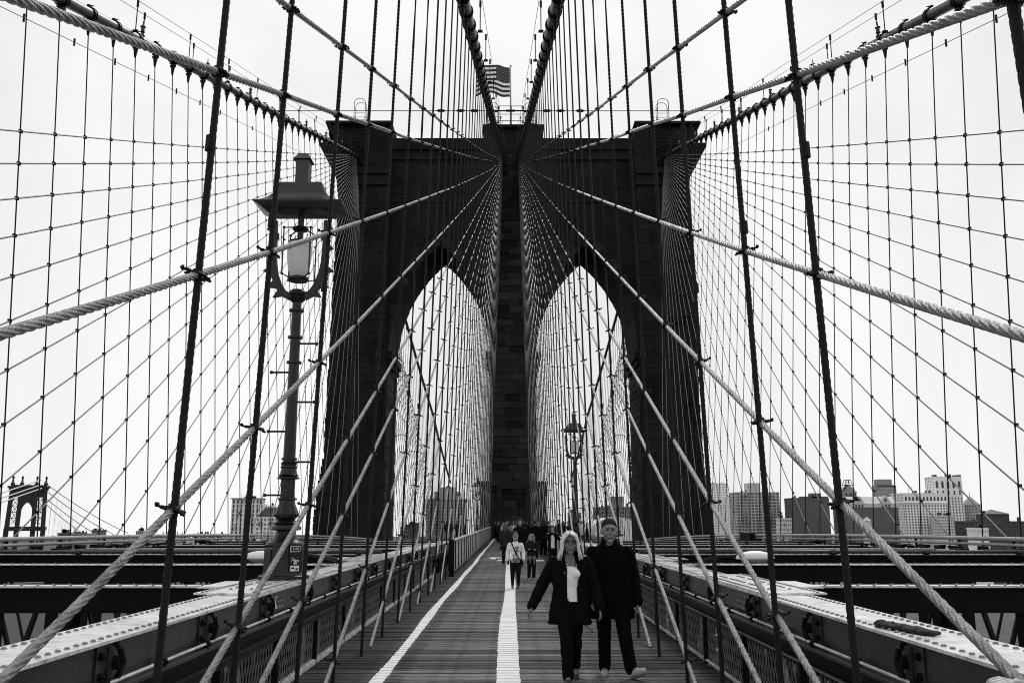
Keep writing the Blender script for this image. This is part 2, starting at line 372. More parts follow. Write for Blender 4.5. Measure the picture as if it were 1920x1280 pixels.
        for (yy, zz) in ((-.11, .80), (-.11, .93), (.1, .975), (.13, .77)):
            o = link('bolt', bolt, g, (s * 2.752 - s * 3, y + yy, zz + d - 1)); o.rotation_euler = (0, -s * pi / 2, 0)

# ---- cross beams over the roadways
k = 0
for i in range(14):
    y = 11.75 + 5.85 * i; d = drop(y)
    for s in (-1, 1):
        b = thing('cross_beam', f'{ordinal(i + 1)} dark cross beam over the {SIDE[s]} roadway, counted from the camera', 'beam', (s * 8.5, y, 1 + d), group='cross beams over the roadways')
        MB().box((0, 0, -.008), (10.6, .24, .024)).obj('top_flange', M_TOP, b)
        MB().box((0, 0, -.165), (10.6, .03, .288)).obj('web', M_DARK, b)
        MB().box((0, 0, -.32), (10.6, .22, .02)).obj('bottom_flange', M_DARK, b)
        W = MB()
        for x in np.arange(-5.1, 5.1, .21): W.dome((x, -.09, .004), .02, .018, 6); W.dome((x + .1, .09, .004), .02, .018, 6)
        W.obj('rivets', MATS['rivet paint'], b, True, kind='stuff')
        if i in (2, 5):
            W = MB(); W.tube([(-5.2, -.2, .06), (5.2, -.2, .06)], .045, 8); 
            for x in np.arange(-5, 5.1, 2.4): W.box((x, -.2, .05), (.12, .12, .12))
            W.obj('conduit', M_STEEL, b, True)

# ---- outer trusses with hand pipes
for s in (-1, 1):
    g = thing('outer_truss', f'lattice steel truss with pale pipes along the outer edge of the {SIDE[s]} roadway', 'truss', (s * 14, 0, -4.5), group='outer trusses')
    def Q(mb, name, m=M_DARK, **k):
        mb.v = [(p[0] - s * 14, p[1], p[2] + 4.5) for p in mb.v]; return mb.obj(name, m, g, **k)
    Q(chain(s * 13.8, s * 14.2, .72, .95, -5, TY), 'top_chord')
    Q(chain(s * 13.8, s * 14.2, -4.9, -4.5, -5, TY), 'bottom_chord')
    for z, r in ((1.35, .062), (1.19, .045)):
        W = MB(); ys = np.linspace(-4, TY, 30); W.tube([(s * 13.95, y, z + drop(y)) for y in ys], r, 8)
        for y in np.arange(14, TY, 2.7):
            W.tube([(s * 13.95, y - .02, z + drop(y)), (s * 13.95, y + .02, z + drop(y))], r * 1.25, 8)
        Q(W, 'hand_pipe', mat('pale pipe', .34, .4, .2, 1), smooth=True)
    for i in range(26):
        y = 13 + i * 3.0
        Q(MB().bx(s * 13.86, s * 14.14, y - .11, y + .11, -4.5, .72 + drop(y)), 'post')
        Q(MB().bx(s * 13.92, s * 13.98, y - .03, y + .03, .95 + drop(y), 1.33 + drop(y)), 'pipe_stanchion')
        Q(MB().bar((s * 14, y + .1, -4.4), (s * 14, y + 2.9, .7 + drop(y)), .1, .16), 'diagonal')
        Q(MB().bar((s * 13.9, y + 2.9, -4.4), (s * 13.9, y + .1, .7 + drop(y)), .05, .07), 'tie_rod', M_STEEL)
    W = MB(); rr = random.Random(3)
    for i in range(230):
        y = rr.uniform(20, 88); x = s * (13.75 + rr.uniform(-.15, .25)); W.box((x, y, .98 + drop(y) + rr.uniform(0, .12)), (rr.uniform(.05, .2), rr.uniform(.1, .7), rr.uniform(.03, .12)))
    Q(W, 'cable_tray_clutter', kind='stuff')
for s in (-1, 1):
    g = thing('middle_truss', f'dark lattice truss standing between the lanes of the {SIDE[s]} roadway', 'truss', (s * 8.5, 0, -4.5), group='middle trusses')
    def Q(mb, name, m=M_DARK, **k):
        mb.v = [(p[0] - s * 8.5, p[1], p[2] + 4.5) for p in mb.v]; return mb.obj(name, m, g, **k)
    Q(chain(s * 8.3, s * 8.7, .35, .66, -5, TY), 'top_chord')
    for i in range(22):
        y = 9 + i * 3.0; t_ = .35 + drop(y)
        Q(MB().bx(s * 8.36, s * 8.64, y - .16, y + .16, -4.5, t_), 'post'); Q(MB().bar((s * 8.5, y + .1, -4.4), (s * 8.5, y + 2.9, t_), .12, .2), 'diagonal'); Q(MB().bar((s * 8.4, y + 2.9, -4.4), (s * 8.4, y + .1, t_), .05, .07), 'tie_rod', M_STEEL)
# utility box on the right-hand pipes and a pale canopy roof far behind
W = MB(); W.bx(13.6, 14.3, 51.2, 53.4, -.15, 1.05); W.bx(13.55, 14.35, 51.15, 53.45, 1.05, 1.1); W.bx(13.59, 13.6, 52.2, 52.3, .1, .9)
W.obj('utility_box', M_DARK, loc=(13.9, 52.3, -.15), label='black utility box standing on the right outer truss', cat='box')

# ================================================================== CABLES
def cable_path(fx, y0, y1, step=1.5, dz=0):
    ys = np.linspace(y0, y1, int(abs(y1 - y0) / step) + 2); return [(fx(y), y, zc(y) + dz) for y in ys]
SLOPE = math.atan(.344)
band = MB()
band.tube([(0, -.07, 0), (0, .07, 0)], .245, 16); band.tube([(0, -.10, 0), (0, -.07, 0)], .26, 16); band.tube([(0, .07, 0), (0, .10, 0)], .26, 16)
band.box((0, 0, .275), (.10, .2, .09)); band.box((.0, 0, -.29), (.14, .22, .14)); band.box((0, .06, .30), (.26, .03, .03)); band.box((0, -.06, -.25), (.34, .03, .05))
band_me = band.mesh('cable_band', M_CLAMP, angle=35)
sock = MB(); sock.lathe([(.035, -.5), (.05, -.42), (.075, -.22), (.10, -.1), (.10, .02)], n=8); sock.box((0, 0, -.05), (.26, .08, .07)); sock.dome((.12, 0, -.02), .03, .03, 6); sock.dome((-.12, 0, -.02), .03, .03, 6)
sock_me = sock.mesh('socket', M_CLAMP, angle=40)
Yin = {-1: [5.3, 6.8, 8.85], 1: [3.05, 5.4, 6.95, 8.9]}
for s in Yin: Yin[s] = Yin[s] + [10.7 + 1.98 * k for k in range(41)]
Yout = [22.9 + 2.02 * k for k in range(35)]
for s in (-1, 1):
    for nm, fx, ysus in (('inner', xin, Yin[s]), ('outer', xout, Yout)):
        P = [(s * x, y, z) for x, y, z in cable_path(fx, -6, TY + 4)]
        W = MB(); W.tube(P, .205, 16)
        if nm == 'outer': W2 = MB(); W2.tube([(s * x, y, z) for x, y, z in cable_path(fx, TY + 4, TY + 130)], .22, 10)
        c = W.obj('main_cable', M_CABLE, smooth=True, loc=(s * fx(TY), TY, zc(TY)), label=f'thick {nm} suspension cable on the {SIDE[s]}, banded, climbing to the stone tower', cat='cable', group='main suspension cables')
        if nm == 'outer': W2.obj('main_cable', M_CABLE, smooth=True, loc=(s * fx(TY + 8), TY + 8, zc(TY + 8)), label=f'dark {SIDE[s]} outer suspension cable falling away beyond the tower, seen through the arch', cat='cable', group='main suspension cables')
        for y in ysus:
            if y < 14: continue
            o = link('cable_band', band_me, c, (s * fx(y) - s * fx(TY), y - TY, zc(y) - zc(TY))); o.rotation_euler = (SLOPE, 0, 0)
        # suspender ropes
        for i, y in enumerate(ysus):
            if nm == 'inner': b = (s * 2.05, y, -.25); top = (s * xin(y), y, zc(y) - .6)
            else: b = (s * 14.1, y, .9 + drop(y)); top = (s * xout(y), y, zc(y) - .6)
            n = max(3, int((top[2] - b[2]) / 2)); pts = [[b[k] + (top[k] - b[k]) * t / n for k in range(3)] for t in range(n + 1)]
            pts = [[p[k] - b[k] for k in range(3)] for p in pts]
            me = rope_mesh('suspender_rope', pts, .0235 if nm == 'inner' else .022, M_SUSP, .34, 17 if nm == 'inner' else 1, n=18, eye=(-b[0], -b[1], 1.83 - b[2]))
            o = link('suspender_rope', me, None, b)
            props(o, f'{ordinal(i + 1)} suspender rope from the camera in the {SIDE[s]} {nm} row', 'rope', f'{SIDE[s]} {nm} suspender ropes')
            if zc(y) < 60 and y > 14:
                q = link('socket', sock_me, o, [top[k] - b[k] + (.25 if k == 2 else 0) for k in range(3)])
            if nm == 'inner' and y < 20:
                cm = MB(); cm.tube([(s * surf_in(y, 4.2) - b[0], 0, 4.4), (s * surf_in(y, 4.3) - b[0], 0, 4.5)], .034, 8); cm.obj('rope_collar', M_CLAMP, o)
# ropes beyond the tower, seen through the arches
for s in (-1, 1):
    for i in range(36):
        y = TY + 12 + i * 2.3
        b = (s * 14.1, y, -1.2); top = (s * xout(y), y, zc(y) - .2)
        if top[2] < 2: continue
        W = MB(); W.tube([b, top], .03, 5); W.obj('suspender_rope', M_SUSP, loc=b, label=f'{ordinal(i + 1)} far suspender rope beyond the tower in the {SIDE[s]} arch, counted from the tower', cat='rope', group='suspender ropes beyond the tower')

# ---- diagonal stays
clamp = MB()
clamp.tube([(0, 0, -.04), (0, 0, .04)], .036, 8)
clamp.tube([(-.12, -.02, .035), (-.07, -.042, .012), (0, -.05, .0), (.05, -.045, -.008), (.085, -.03, -.03), (.10, -.02, -.042)], .010, 6)
clamp.tube([(-.085, .03, .018), (-.04, .048, .01), (.04, .048, -.006), (.08, .03, -.012)], .009, 6)
clamp.box((-.105, -.025, .030), (.018, .034, .030)); clamp.box((.085, -.03, -.03), (.018, .03, .026)); clamp.box((-.06, 0, .012), (.022, .095, .024)); clamp.box((.055, 0, -.01), (.022, .095, .024)); clamp.box((0, 0, .0), (.075, .085, .045))
clamp_me = clamp.mesh('clamp', M_CLAMP, True)
TRACED = [[(8.84, 6.93), (10.7, 7.69), (12.7, 8.49), (14.65, 9.25), (16.63, 10.04), (18.65, 10.87), (20.9, 11.78), (25.16, 13.51)],
 [(3.38, 3.93), (4.37, 4.32), (5.5, 4.77), (6.79, 5.30), (9.08, 6.21), (10.71, 6.9), (12.74, 7.72), (14.77, 8.52), (18.82, 10.21), (31.7, 15.56)],
 [(3.33, 2.53), (4.18, 2.86), (5.28, 3.3), (6.77, 3.9), (9.11, 4.87), (12.67, 6.37), (21.26, 10.03), (40.51, 18.29)],
 [(3.66, 1.2), (4.23, 1.43), (5.29, 1.88), (6.5, 2.39), (9.93, 3.84), (14.51, 5.86), (18.84, 7.75), (23.39, 9.75)],
 [(6.21, .80), (6.89, 1.10), (8.66, 1.9), (10.55, 2.73), (14.58, 4.48), (18.63, 6.3), (22.82, 8.2)],
 [(7.69, .55), (10.6, 1.86), (12.7, 2.77), (14.6, 3.63), (18.89, 5.52), (22.89, 7.35), (25.25, 8.42)]]
def smooth_path(K, z_end, first):
    K = [tuple(k) for k in K]; a, b = K[0], K[2]; sl = (b[1] - a[1]) / (b[0] - a[0]); y0 = first
    K = [(y0, a[1] - sl * (a[0] - y0))] + K + [(58, None), (TY - .2, z_end)]
    l = K[-3]; K[-2] = (58, l[1] + (z_end - l[1]) * (58 - l[0]) / (TY - l[0]) - .25)
    ky = np.array([k[0] for k in K]); kz = np.array([k[1] for k in K]); co = np.polyfit(ky, kz, 3); r = kz - np.polyval(co, ky)
    ys = np.concatenate([np.arange(ky[0], 30, .5), np.arange(30, TY - .2, 1.5), [TY - .2]])
    # cubic trend plus softened residual keeps the rope free of kinks
    rs = np.interp(ys, ky, r * .5); rs[-1] = r[-1]
    return ys, np.polyval(co, ys) + rs
stay_no = 0
for s in (-1, 1):
    n_ = 0
    specs = []
    for k, T in enumerate(TRACED): specs.append(('t', T, 41.7 - .1 * k, [-6, -5, -2.4, 1.2, 4.6, 6.6][k]))
    for k in range(24): specs.append(('s', 10.2 + 3.3 * k, 41.0 - .13 * k, None))
    for n_, sp in enumerate(specs):
        if sp[0] == 't': ys, zs = smooth_path(sp[1], sp[2], sp[3])
        else:
            t = np.linspace(0, 1, 40); ys = sp[1] + (TY - .2 - sp[1]) * t; zs = sp[2] * t - 4 * .55 * t * (1 - t) * (1 - sp[1] / 95)
        P = np.array([[s * surf_in(y, z), y, z] for y, z in zip(ys, zs)])
        loc = P[0].copy()
        me = rope_mesh('diagonal_stay', P - loc, .025, M_STAY, .44, 24, eye=tuple(_C - loc))
        o = link('diagonal_stay', me, None, loc)
        props(o, f'{ordinal(n_ + 1)} pale diagonal stay rope of the {SIDE[s]} inner fan, counted downwards from the topmost', 'stay rope', f'{SIDE[s]} inner fan of diagonal stays')
        small = MB()
        for y in Yin[s]:
            if y < ys[0] or y > TY - 3: continue
            z = float(np.interp(y, ys, zs)); x = s * surf_in(y, z)
            if z < .1: continue
            dist = math.hypot(y, z - 1.83)
            if dist < 27 and y > 2:
                c = link('clamp', clamp_me, o, (x - loc[0], y - loc[1], z - loc[2])); c.scale = (.85, .85, .85); c.rotation_euler = (random.uniform(-.15, .15), random.uniform(-.12, .12), random.uniform(-.5, .5))
                if s > 0: c.scale = (-.85, .85, .85)
            else:
                W = small; a = (x - loc[0], y - loc[1], z - loc[2])
                W.box(a, (.06, .06, .08)); W.box((a[0], a[1] - .03, a[2] + random.uniform(-.03, .03)), (.17, .025, .025), Matrix.Rotation(random.uniform(-.5, .5), 3, 'Y'))
        if small.v: small.obj('small_clamps', M_CLAMP, o, kind='stuff')
    # outer fan
    for n_ in range(27):
        Y0 = -7.8 + 3.5 * n_; Z1 = 41.8 - .12 * n_
        t = np.linspace(0, 1, 30); ys = Y0 + (TY - .2 - Y0) * t; zs = Z1 * t - 4 * .5 * t * (1 - t) * (1 - max(0, Y0) / 95)
        keep = ys > 14
        ys, zs = ys[keep], zs[keep]; P = [(s * surf_out(y, z), y, z + .2) for y, z in zip(ys, zs)]; loc = P[0]
        W = MB(); W.tube(P, .026, 6)
        o = W.obj('diagonal_stay', mat('outer stay rope', .16, .5, .3, 4), smooth=True, loc=loc, label=f'{ordinal(n_ + 1)} thin diagonal stay of the {SIDE[s]} outer fan, counted downwards from the topmost', cat='stay rope', group=f'{SIDE[s]} outer fan of diagonal stays')
        W = MB()
        for y in Yout:
            if y < ys[0] + .2 or y > TY - 4: continue
            z = float(np.interp(y, ys, zs)) + .2; x = s * surf_out(y, z); a = (x - loc[0], y - loc[1], z - loc[2])
            W.box(a, (.09, .09, .10)); W.box((a[0], a[1], a[2] + .02), (.05, .17, .05))
        if W.v: W.obj('clamps', M_CLAMP, o, kind='stuff')
    # far fan beyond the tower
    for n_ in range(22):
        Y1 = TY + 12 + 3.9 * n_; Z1 = 41 - .1 * n_
        W = MB(); P = [(s * (17.1 - 3 * t), TY + 8 + (Y1 - TY - 8) * t, Z1 - (Z1 + 1.2) * t - 1.6 * t * (1 - t)) for t in np.linspace(0, 1, 12)]
        o = W.tube(P, .026, 5).obj('diagonal_stay', M_SUSP, loc=P[-1], label=f'{ordinal(n_ + 1)} far diagonal stay beyond the tower in the {SIDE[s]} arch, counted from the tower', cat='stay rope', group='diagonal stays beyond the tower')
        W = MB()
        for i in range(36):
            y = TY + 12 + i * 2.3
            if TY + 8 < y < Y1:
                t = (y - TY - 8) / (Y1 - TY - 8); W.box((s * (17.1 - 3 * t) - P[-1][0], y - P[-1][1], Z1 - (Z1 + 1.2) * t - 1.6 * t * (1 - t) - P[-1][2]), (.13, .13, .2))
        if W.v: W.obj('clamps', M_CLAMP, o, kind='stuff')

# ---- transverse tie between the cables, hand ropes and small cable lights
ty = 54.0; zt = zc(ty) - .1
W = MB(); W.tube([(-xout(ty), ty, zt), (xout(ty), ty, zt)], .022, 6)
tie = W.obj('transverse_tie', M_SUSP, loc=(0, ty, zt), label='thin horizontal tie rope joining all four suspension cables in front of the tower', cat='tie rope')
W = MB(); W.tube([(-xin(ty), 0, 0), (xin(ty), 0, 0)], .05, 8); W.tube([(-.3, 0, 0), (.3, 0, 0)], .08, 8); W.obj('spreader_bar', M_CLAMP, tie)
for x in (-4.6, -3.3, -2.4, 2.4, 3.3, 4.6): MB().tube([(x - .3, 0, 0), (x - .15, 0, 0), (x + .15, 0, 0), (x + .3, 0, 0)], [.03, .1, .1, .03], 8).obj('turnbuckle', M_CLAMP, tie)
for s in (-1, 1):
    for nm, fx, offs in (('outer', xout, (-.34, .34)), ('inner', xin, (-.42,))):
        h = thing('hand_ropes', f'thin hand ropes on short posts above the {SIDE[s]} {nm} suspension cable', 'hand rope', (s * fx(60), 60, zc(60)), group='hand ropes on the cables')
        o0 = (s * fx(60), 60, zc(60))
        for of in offs:
            W = MB(); W.tube([(s * (fx(y) + of) - o0[0], y - o0[1], zc(y) + 1.45 - o0[2]) for y in np.arange(14, TY, 3)], .012, 5); W.obj('rope', M_SUSP, h)
            W = MB()
            for q, y in enumerate(np.arange(26.2, TY - 4, 6.0)):
                W = MB(); yy = y + (2 if of > 0 else 0); a = (s * (fx(yy) + of * .8) - o0[0], yy - o0[1], zc(yy) + .1 - o0[2])
                W.tube([a, (a[0], a[1], a[2] + 1.3)], .022, 6); W.tube([(a[0], a[1], a[2] + 1.12), (a[0], a[1], a[2] + 1.4)], .05, 6); W.box((a[0], a[1], a[2] + .05), (.2, .1, .08)); W.obj('post', M_CLAMP, h)
    for q, y in enumerate(np.arange(33.5, TY - 4, 8.1)):
        c = thing('cable_light', f'{ordinal(q + 1)} small capped light on top of the {SIDE[s]} outer cable, counted from the camera', 'cable light', (s * xout(y), y, zc(y) + .2), group='cable lights')
        c.scale = (.72, .72, .72); MB().lathe([(.14, 0), (.14, .12), (.07, .16), (.07, .3)], n=8).obj('base', M_CLAMP, c)
        MB().lathe([(.13, .3), (.13, .34), (.10, .36), (.11, .62), (.17, .64), (.10, .72), (.04, .76), (.03, 1.0), (.01, 1.05)], n=8).obj('globe', M_IRON, c, angle=40)
    # lower service wire with hangers under each outer cable
    W = MB(); P = [(s * xout(y) - s * .5, y, zc(y) - 1.5 - .02 * (y - 24)) for y in np.arange(20, 70, 4)]; W.tube(P, .012, 5)
    sw = W.obj('service_wire', M_SUSP, loc=P[0], label=f'thin service wire slung just below the {SIDE[s]} outer cable', cat='wire')
    for y in np.arange(24, 50, 3.1):
        a = (s * xout(y) - s * .5 - P[0][0], y - P[0][1], zc(y) - 1.5 - .02 * (y - 24) - P[0][2]); MB().box(a, (.05, .05, .26)).obj('wire_tag', M_CLAMP, sw)

# ================================================================== PROMENADE FENCES
def wire_mesh(s, y0, y1, z0, z1, x):
    W = MB(); dy = .105; h = .21; r = .0034; n = int((y1 - y0) / dy)
    rows = int((z1 - z0) / h + .5); hh = (z1 - z0) / rows
    def wire(p, q):
        W.bar(p, q, r * 2, r * 2)
    for j in range(rows):
        for i in range(n):
            a = y0 + i * dy; z = z0 + j * hh
            wire((x, a, z), (x, a + dy / 2, z + hh / 2)); wire((x, a + dy / 2, z + hh / 2), (x, a + dy, z + hh)) if False else wire((x, a + dy / 2, z + hh / 2), (x, a, z + hh))
            wire((x, a + dy, z), (x, a + dy / 2, z + hh / 2)); wire((x, a + dy / 2, z + hh / 2), (x, a + dy, z + hh))
    return W
M_WIRE = mat('fence wire', .14, .4, .2, 4)
protoW = {}
for s in (-1, 1):
    for i in range(14):
        y0 = 2.2 + i * 1.98; y1 = y0 + 1.94; x = s * 2.56
        f = thing('mesh_fence', f'{ordinal(i + 1)} diamond wire mesh fence panel from the camera along the {SIDE[s]} of the promenade', 'fence', (x, y0, 0), group=f'mesh fence panels on the {SIDE[s]}')
        if 'm' not in protoW:
            protoW['m'] = wire_mesh(1, .03, 1.91, .06, .58, 0).mesh('wire_mesh', M_WIRE)
            W = MB(); W.box((0, .97, .60), (.05, 1.94, .008)); W.box((.022, .97, .575), (.006, 1.94, .05)); protoW['t'] = W.mesh('top_rail', M_DARK)
            W = MB(); W.box((0, .97, .045), (.05, 1.94, .008)); W.box((.022, .97, .02), (.006, 1.94, .05))
            for q in np.arange(.08, 1.9, .105): W.box((-.01, q, .058), (.05, .03, .012))
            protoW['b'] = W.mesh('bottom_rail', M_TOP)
            W = MB(); W.box((0, 0, .3), (.05, .05, .62)); protoW['p'] = W.mesh('post', M_DARK)
        props(link('wire_mesh', protoW['m'], f), kind='stuff'); link('top_rail', protoW['t'], f); link('bottom_rail', protoW['b'], f); link('post', protoW['p'], f)
    # flat metal railing from 30 m on
    f = thing('metal_railing', f'pale topped metal railing with upright bars on the {SIDE[s]}, leading to the tower', 'railing', (s * 1.95, 30, 0), group='promenade railings')
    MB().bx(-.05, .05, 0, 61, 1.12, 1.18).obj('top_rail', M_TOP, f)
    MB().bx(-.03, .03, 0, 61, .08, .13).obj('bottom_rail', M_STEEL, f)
    pn = MB().bx(s * .02, s * .035, 0, 61, .13, 1.12).obj('back_sheet', mat('perforated sheet', .5, .5, .3, 3), f)
    pme = MB().box((0, 0, .59), (.05, .07, 1.18)).mesh('post', M_DARK); bme = MB().box((0, 0, .62), (.02, .10, 1.0)).mesh('bar', mat('pale bar', .5, .5, .2, 3))
    for k in range(122): link('post' if k % 4 == 0 else 'bar', pme if k % 4 == 0 else bme, f, (0, k * .5 + .05, 0))
    MB().bx(-.09, .09, -.1, .05, 0, 1.2).obj('end_post', M_DARK, f)
# viewing platforms at the tower foot
for s in (-1, 1):
    MB().bx(s * 2.0, s * 10, TY - 14, TY + 20, -.3, -.03).obj('platform', M_WOOD, kind='structure')
MB().bx(-2.6, 2.6, TY - .9, TY + 10, -.3, -.04).obj('walkway_end', M_WOOD, kind='structure')

# ================================================================== THE STONE TOWER
TX = .3; TB = TY + 8.0; ZS = 19.6; ZA = 31.6        # centre, back face, springing, apex
tower = thing('stone_tower', 'massive dark granite bridge tower with two pointed arches', 'tower', (TX, TY, -4.5))
def T(mb, name, m=M_STONE, **k):
    mb.v = [(p[0] - TX, p[1] - TY, p[2] + 4.5) for p in mb.v]; return mb.obj(name, m, tower, **k)
IN, OUT = 2.45, 13.5                                  # opening from the centre pier to the side pier
HW = (OUT - IN) / 2; CXA = (OUT + IN) / 2; RA = ((ZA - ZS) ** 2 + HW ** 2) / (2 * HW)
def arch_z(x):                                        # underside of the pointed arch, x measured from the opening's centre
    a = abs(x); c = HW - RA                           # arc centre for the half
    return ZS + math.sqrt(max(0, RA ** 2 - (a - c) ** 2))
outer = [(0, 20.6), (4, 20.3), (8, 19.75), (20, 19.6), (36.5, 19.35), (38.2, 19.6), (39.6, 19.7), (41, 20.3), (42.3, 21.3), (42.9, 21.7), (43.3, 21.7), (43.31, 20.2), (44.2, 20.2), (44.21, 20.75), (45.3, 20.75)]
for s in (-1, 1):
    prof = [(TX + s * OUT, -38.2), (TX + s * 23, -38.2), (TX + s * 22, -10)] + [(TX + s * x, z) for z, x in outer] + [(TX + s * (OUT + .2), 45.3), (TX + s * (OUT + .2), 44.2), (TX + s * OUT, 44.2)]
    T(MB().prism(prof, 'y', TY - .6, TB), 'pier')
    T(MB().bx(TX + s * 13.6, TX + s * 18.2, TY - 1.1, TY - .6, -4.5, 38), 'buttress')
    W = MB(); W.bx(TX + s * 13.55, TX + s * 18.5, TY - 1.4, TY - .6, 38, 39.2); W.bx(TX + s * 13.52, TX + s * 19, TY - 1.7, TY - .6, 39.2, 40); T(W, 'buttress_cap')
    T(MB().bx(TX + s * 13.6, TX + s * 21.0, TY - 1.3, TB + .3, 45.3, 45.6), 'pier_cap')
    # wall above the arch
    xs = [-HW + 2 * HW * i / 40 for i in range(41)]; V = []; F = []
    for x in xs:
        X = TX + s * (CXA + x); z = arch_z(x); V += [(X, TY, z), (X, TY, 43.8), (X, TB, z), (X, TB, 43.8)]
    for i in range(40):
        a = i * 4; b = a + 4; F += [(a, b, b + 1, a + 1), (a + 2, a + 3, b + 3, b + 2), (a, a + 2, b + 2, b), (a + 1, b + 1, b + 3, a + 3)]
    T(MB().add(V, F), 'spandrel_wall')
    W = MB(); W.bx(TX + s * IN, TX + s * 13.65, TY - .55, TY, 42.5, 43.85); W.bx(TX + s * IN, TX + s * 13.65, TY - .3, TY, 41.4, 42.5); W.bx(TX + s * IN, TX + s * 13.65, TY - .12, TY, 36.4, 37.1); T(W, 'cornice')
    # arch ring and jamb blocks, each a stone of its own
    N_ = 13
    for half in (-1, 1):
        for i in range(N_):
            x0 = HW - HW * (i / N_) ** 1.0; x1 = HW - HW * ((i + 1) / N_)
            z0, z1 = arch_z(x0 * .9999), arch_z(x1)
            nrm = lambda x, z: Vector((x - (HW - RA), 0, z - ZS)).normalized()
            n0, n1 = nrm(x0, z0), nrm(x1, z1); dp = random.uniform(.02, .07); tk = 1.1
            def pt(x, z, n, r): return (TX + s * (CXA + half * (x + n.x * r)), z + n.z * r)
            g0 = .03
            q = [pt(x0, z0 + g0, n0, -dp), pt(x1, z1 - g0, n1, -dp), pt(x1, z1 - g0, n1, tk), pt(x0, z0 + g0, n0, tk)]
            for (ya, yb) in ((TY - .14 - random.uniform(0, .05), TY + 2.6), (TY + 2.64, TY + 5.2), (TY + 5.24, TB + .05)):
                if half == -1 and s * half < 0 and ya > TY + 1: pass
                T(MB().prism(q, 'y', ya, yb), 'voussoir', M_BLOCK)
        # capital at the springing
        X = TX + s * (CXA + half * HW); W = MB()
        W.bx(X, X - s * half * .5, TY - .3, TB + .2, ZS - .9, ZS - .1); W.bx(X, X - s * half * .3, TY - .2, TB + .1, ZS - 1.6, ZS - .9); T(W, 'impost')
    for k in range(28):                                # jamb of the side pier
        z0 = -3 + k * .78; X = TX + s * OUT
        ya = TY - .05
        cuts = [TY - .02, TY + (2.2 if k % 2 else 3.6), TY + (5.4 if k % 2 else 6.2), TB + .02]
        for a, b in zip(cuts, cuts[1:]):
            dp = random.uniform(.02, .09); T(MB().bx(X + s * .3, X - s * dp, a + .03, b - .03, z0 + .03, z0 + .75), 'jamb_stone', M_BLOCK)
        if z0 > ZS - 2.4: break
# centre pier
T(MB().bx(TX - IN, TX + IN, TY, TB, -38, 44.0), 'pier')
T(MB().bx(TX - 3.25, TX + 3.25, TY - .5, TB, 42.2, 45.0), 'pier'); T(MB().bx(TX - 3.45, TX + 3.45, TY - .9, TB + .2, 45.0, 45.35), 'pier_cap')
T(MB().bx(TX - 3.5, TX + 3.5, TY + .3, TB - .3, -4, 5.4), 'plinth'); T(MB().bx(TX - 3.65, TX + 3.65, TY + .1, TB - .1, 5.4, 5.8), 'plinth_cap')
W = MB()   # doorway like recess frame at the foot
W.bx(TX - 1.7, TX - 1.2, TY - .7, TY - .48, 0, 5.0); W.bx(TX + 1.2, TX + 1.7, TY - .7, TY - .48, 0, 5.0); W.bx(TX - 1.7, TX + 1.7, TY - .75, TY - .48, 5.0, 5.6); T(W, 'foot_frame')
z = .1; k = 0
while z < 42:
    h = .74; xs = [-IN + .0, -IN + random.uniform(1.2, 2.0), IN - random.uniform(1.1, 1.9), IN] if k % 2 else [-IN, random.uniform(-.5, .5), IN]
    for a, b in zip(xs, xs[1:]):
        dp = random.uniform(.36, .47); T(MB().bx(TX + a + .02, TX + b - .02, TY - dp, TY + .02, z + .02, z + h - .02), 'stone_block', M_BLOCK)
    z += h; k += 1
# rock faced courses of the side piers and spandrels
W = MB()
for s in (-1, 1):
    z = -3.0
    while z < 41.5:
        h = random.uniform(.66, .82); xo = float(np.interp(z, [p[0] for p in outer], [p[1] for p in outer])); x = 18.2
        for base, xa, xb in ((TY - 1.1, 13.6, 18.2), (TY - .6, 18.25, xo + .0)):
            if z > 37.3 and base < TY - 1: continue
            x = xa
            while x < xb - .1:
                w = min(random.uniform(1.0, 2.0), xb - x)
                if xb - x - w < .5: w = xb - x
                e = random.uniform(-.02, .14) if abs(x + w - xb) < .01 and base > TY - 1 else 0
                W.bx(TX + s * (x + .02), TX + s * (x + w - .02 + e), base - random.uniform(.03, .14), base + .3, z + .02, z + h - .02); x += w
        # quoins proud of the outer edge
        W.bx(TX + s * (xo - .3), TX + s * (xo + random.uniform(.03, .2)), TY + .5, TB - .5, z + .03, z + h - .02)
        if z > 22:
            x = -HW
            while x < HW:
                w = random.uniform(1.1, 1.9)
                if min(arch_z(max(-HW, min(HW, x))), arch_z(max(-HW, min(HW, x + w)))) > 0 and z > max(arch_z(max(-HW, min(HW, x))), arch_z(max(-HW, min(HW, x + w)))) + 1.3 and x + w < HW:
                    W.bx(TX + s * (CXA + x + .02), TX + s * (CXA + x + w - .02), TY - random.uniform(.01, .08), TY + .1, z + .02, z + h - .02)
                x += w
        z += h
T(W, 'stone_courses', M_STONE, kind='stuff')
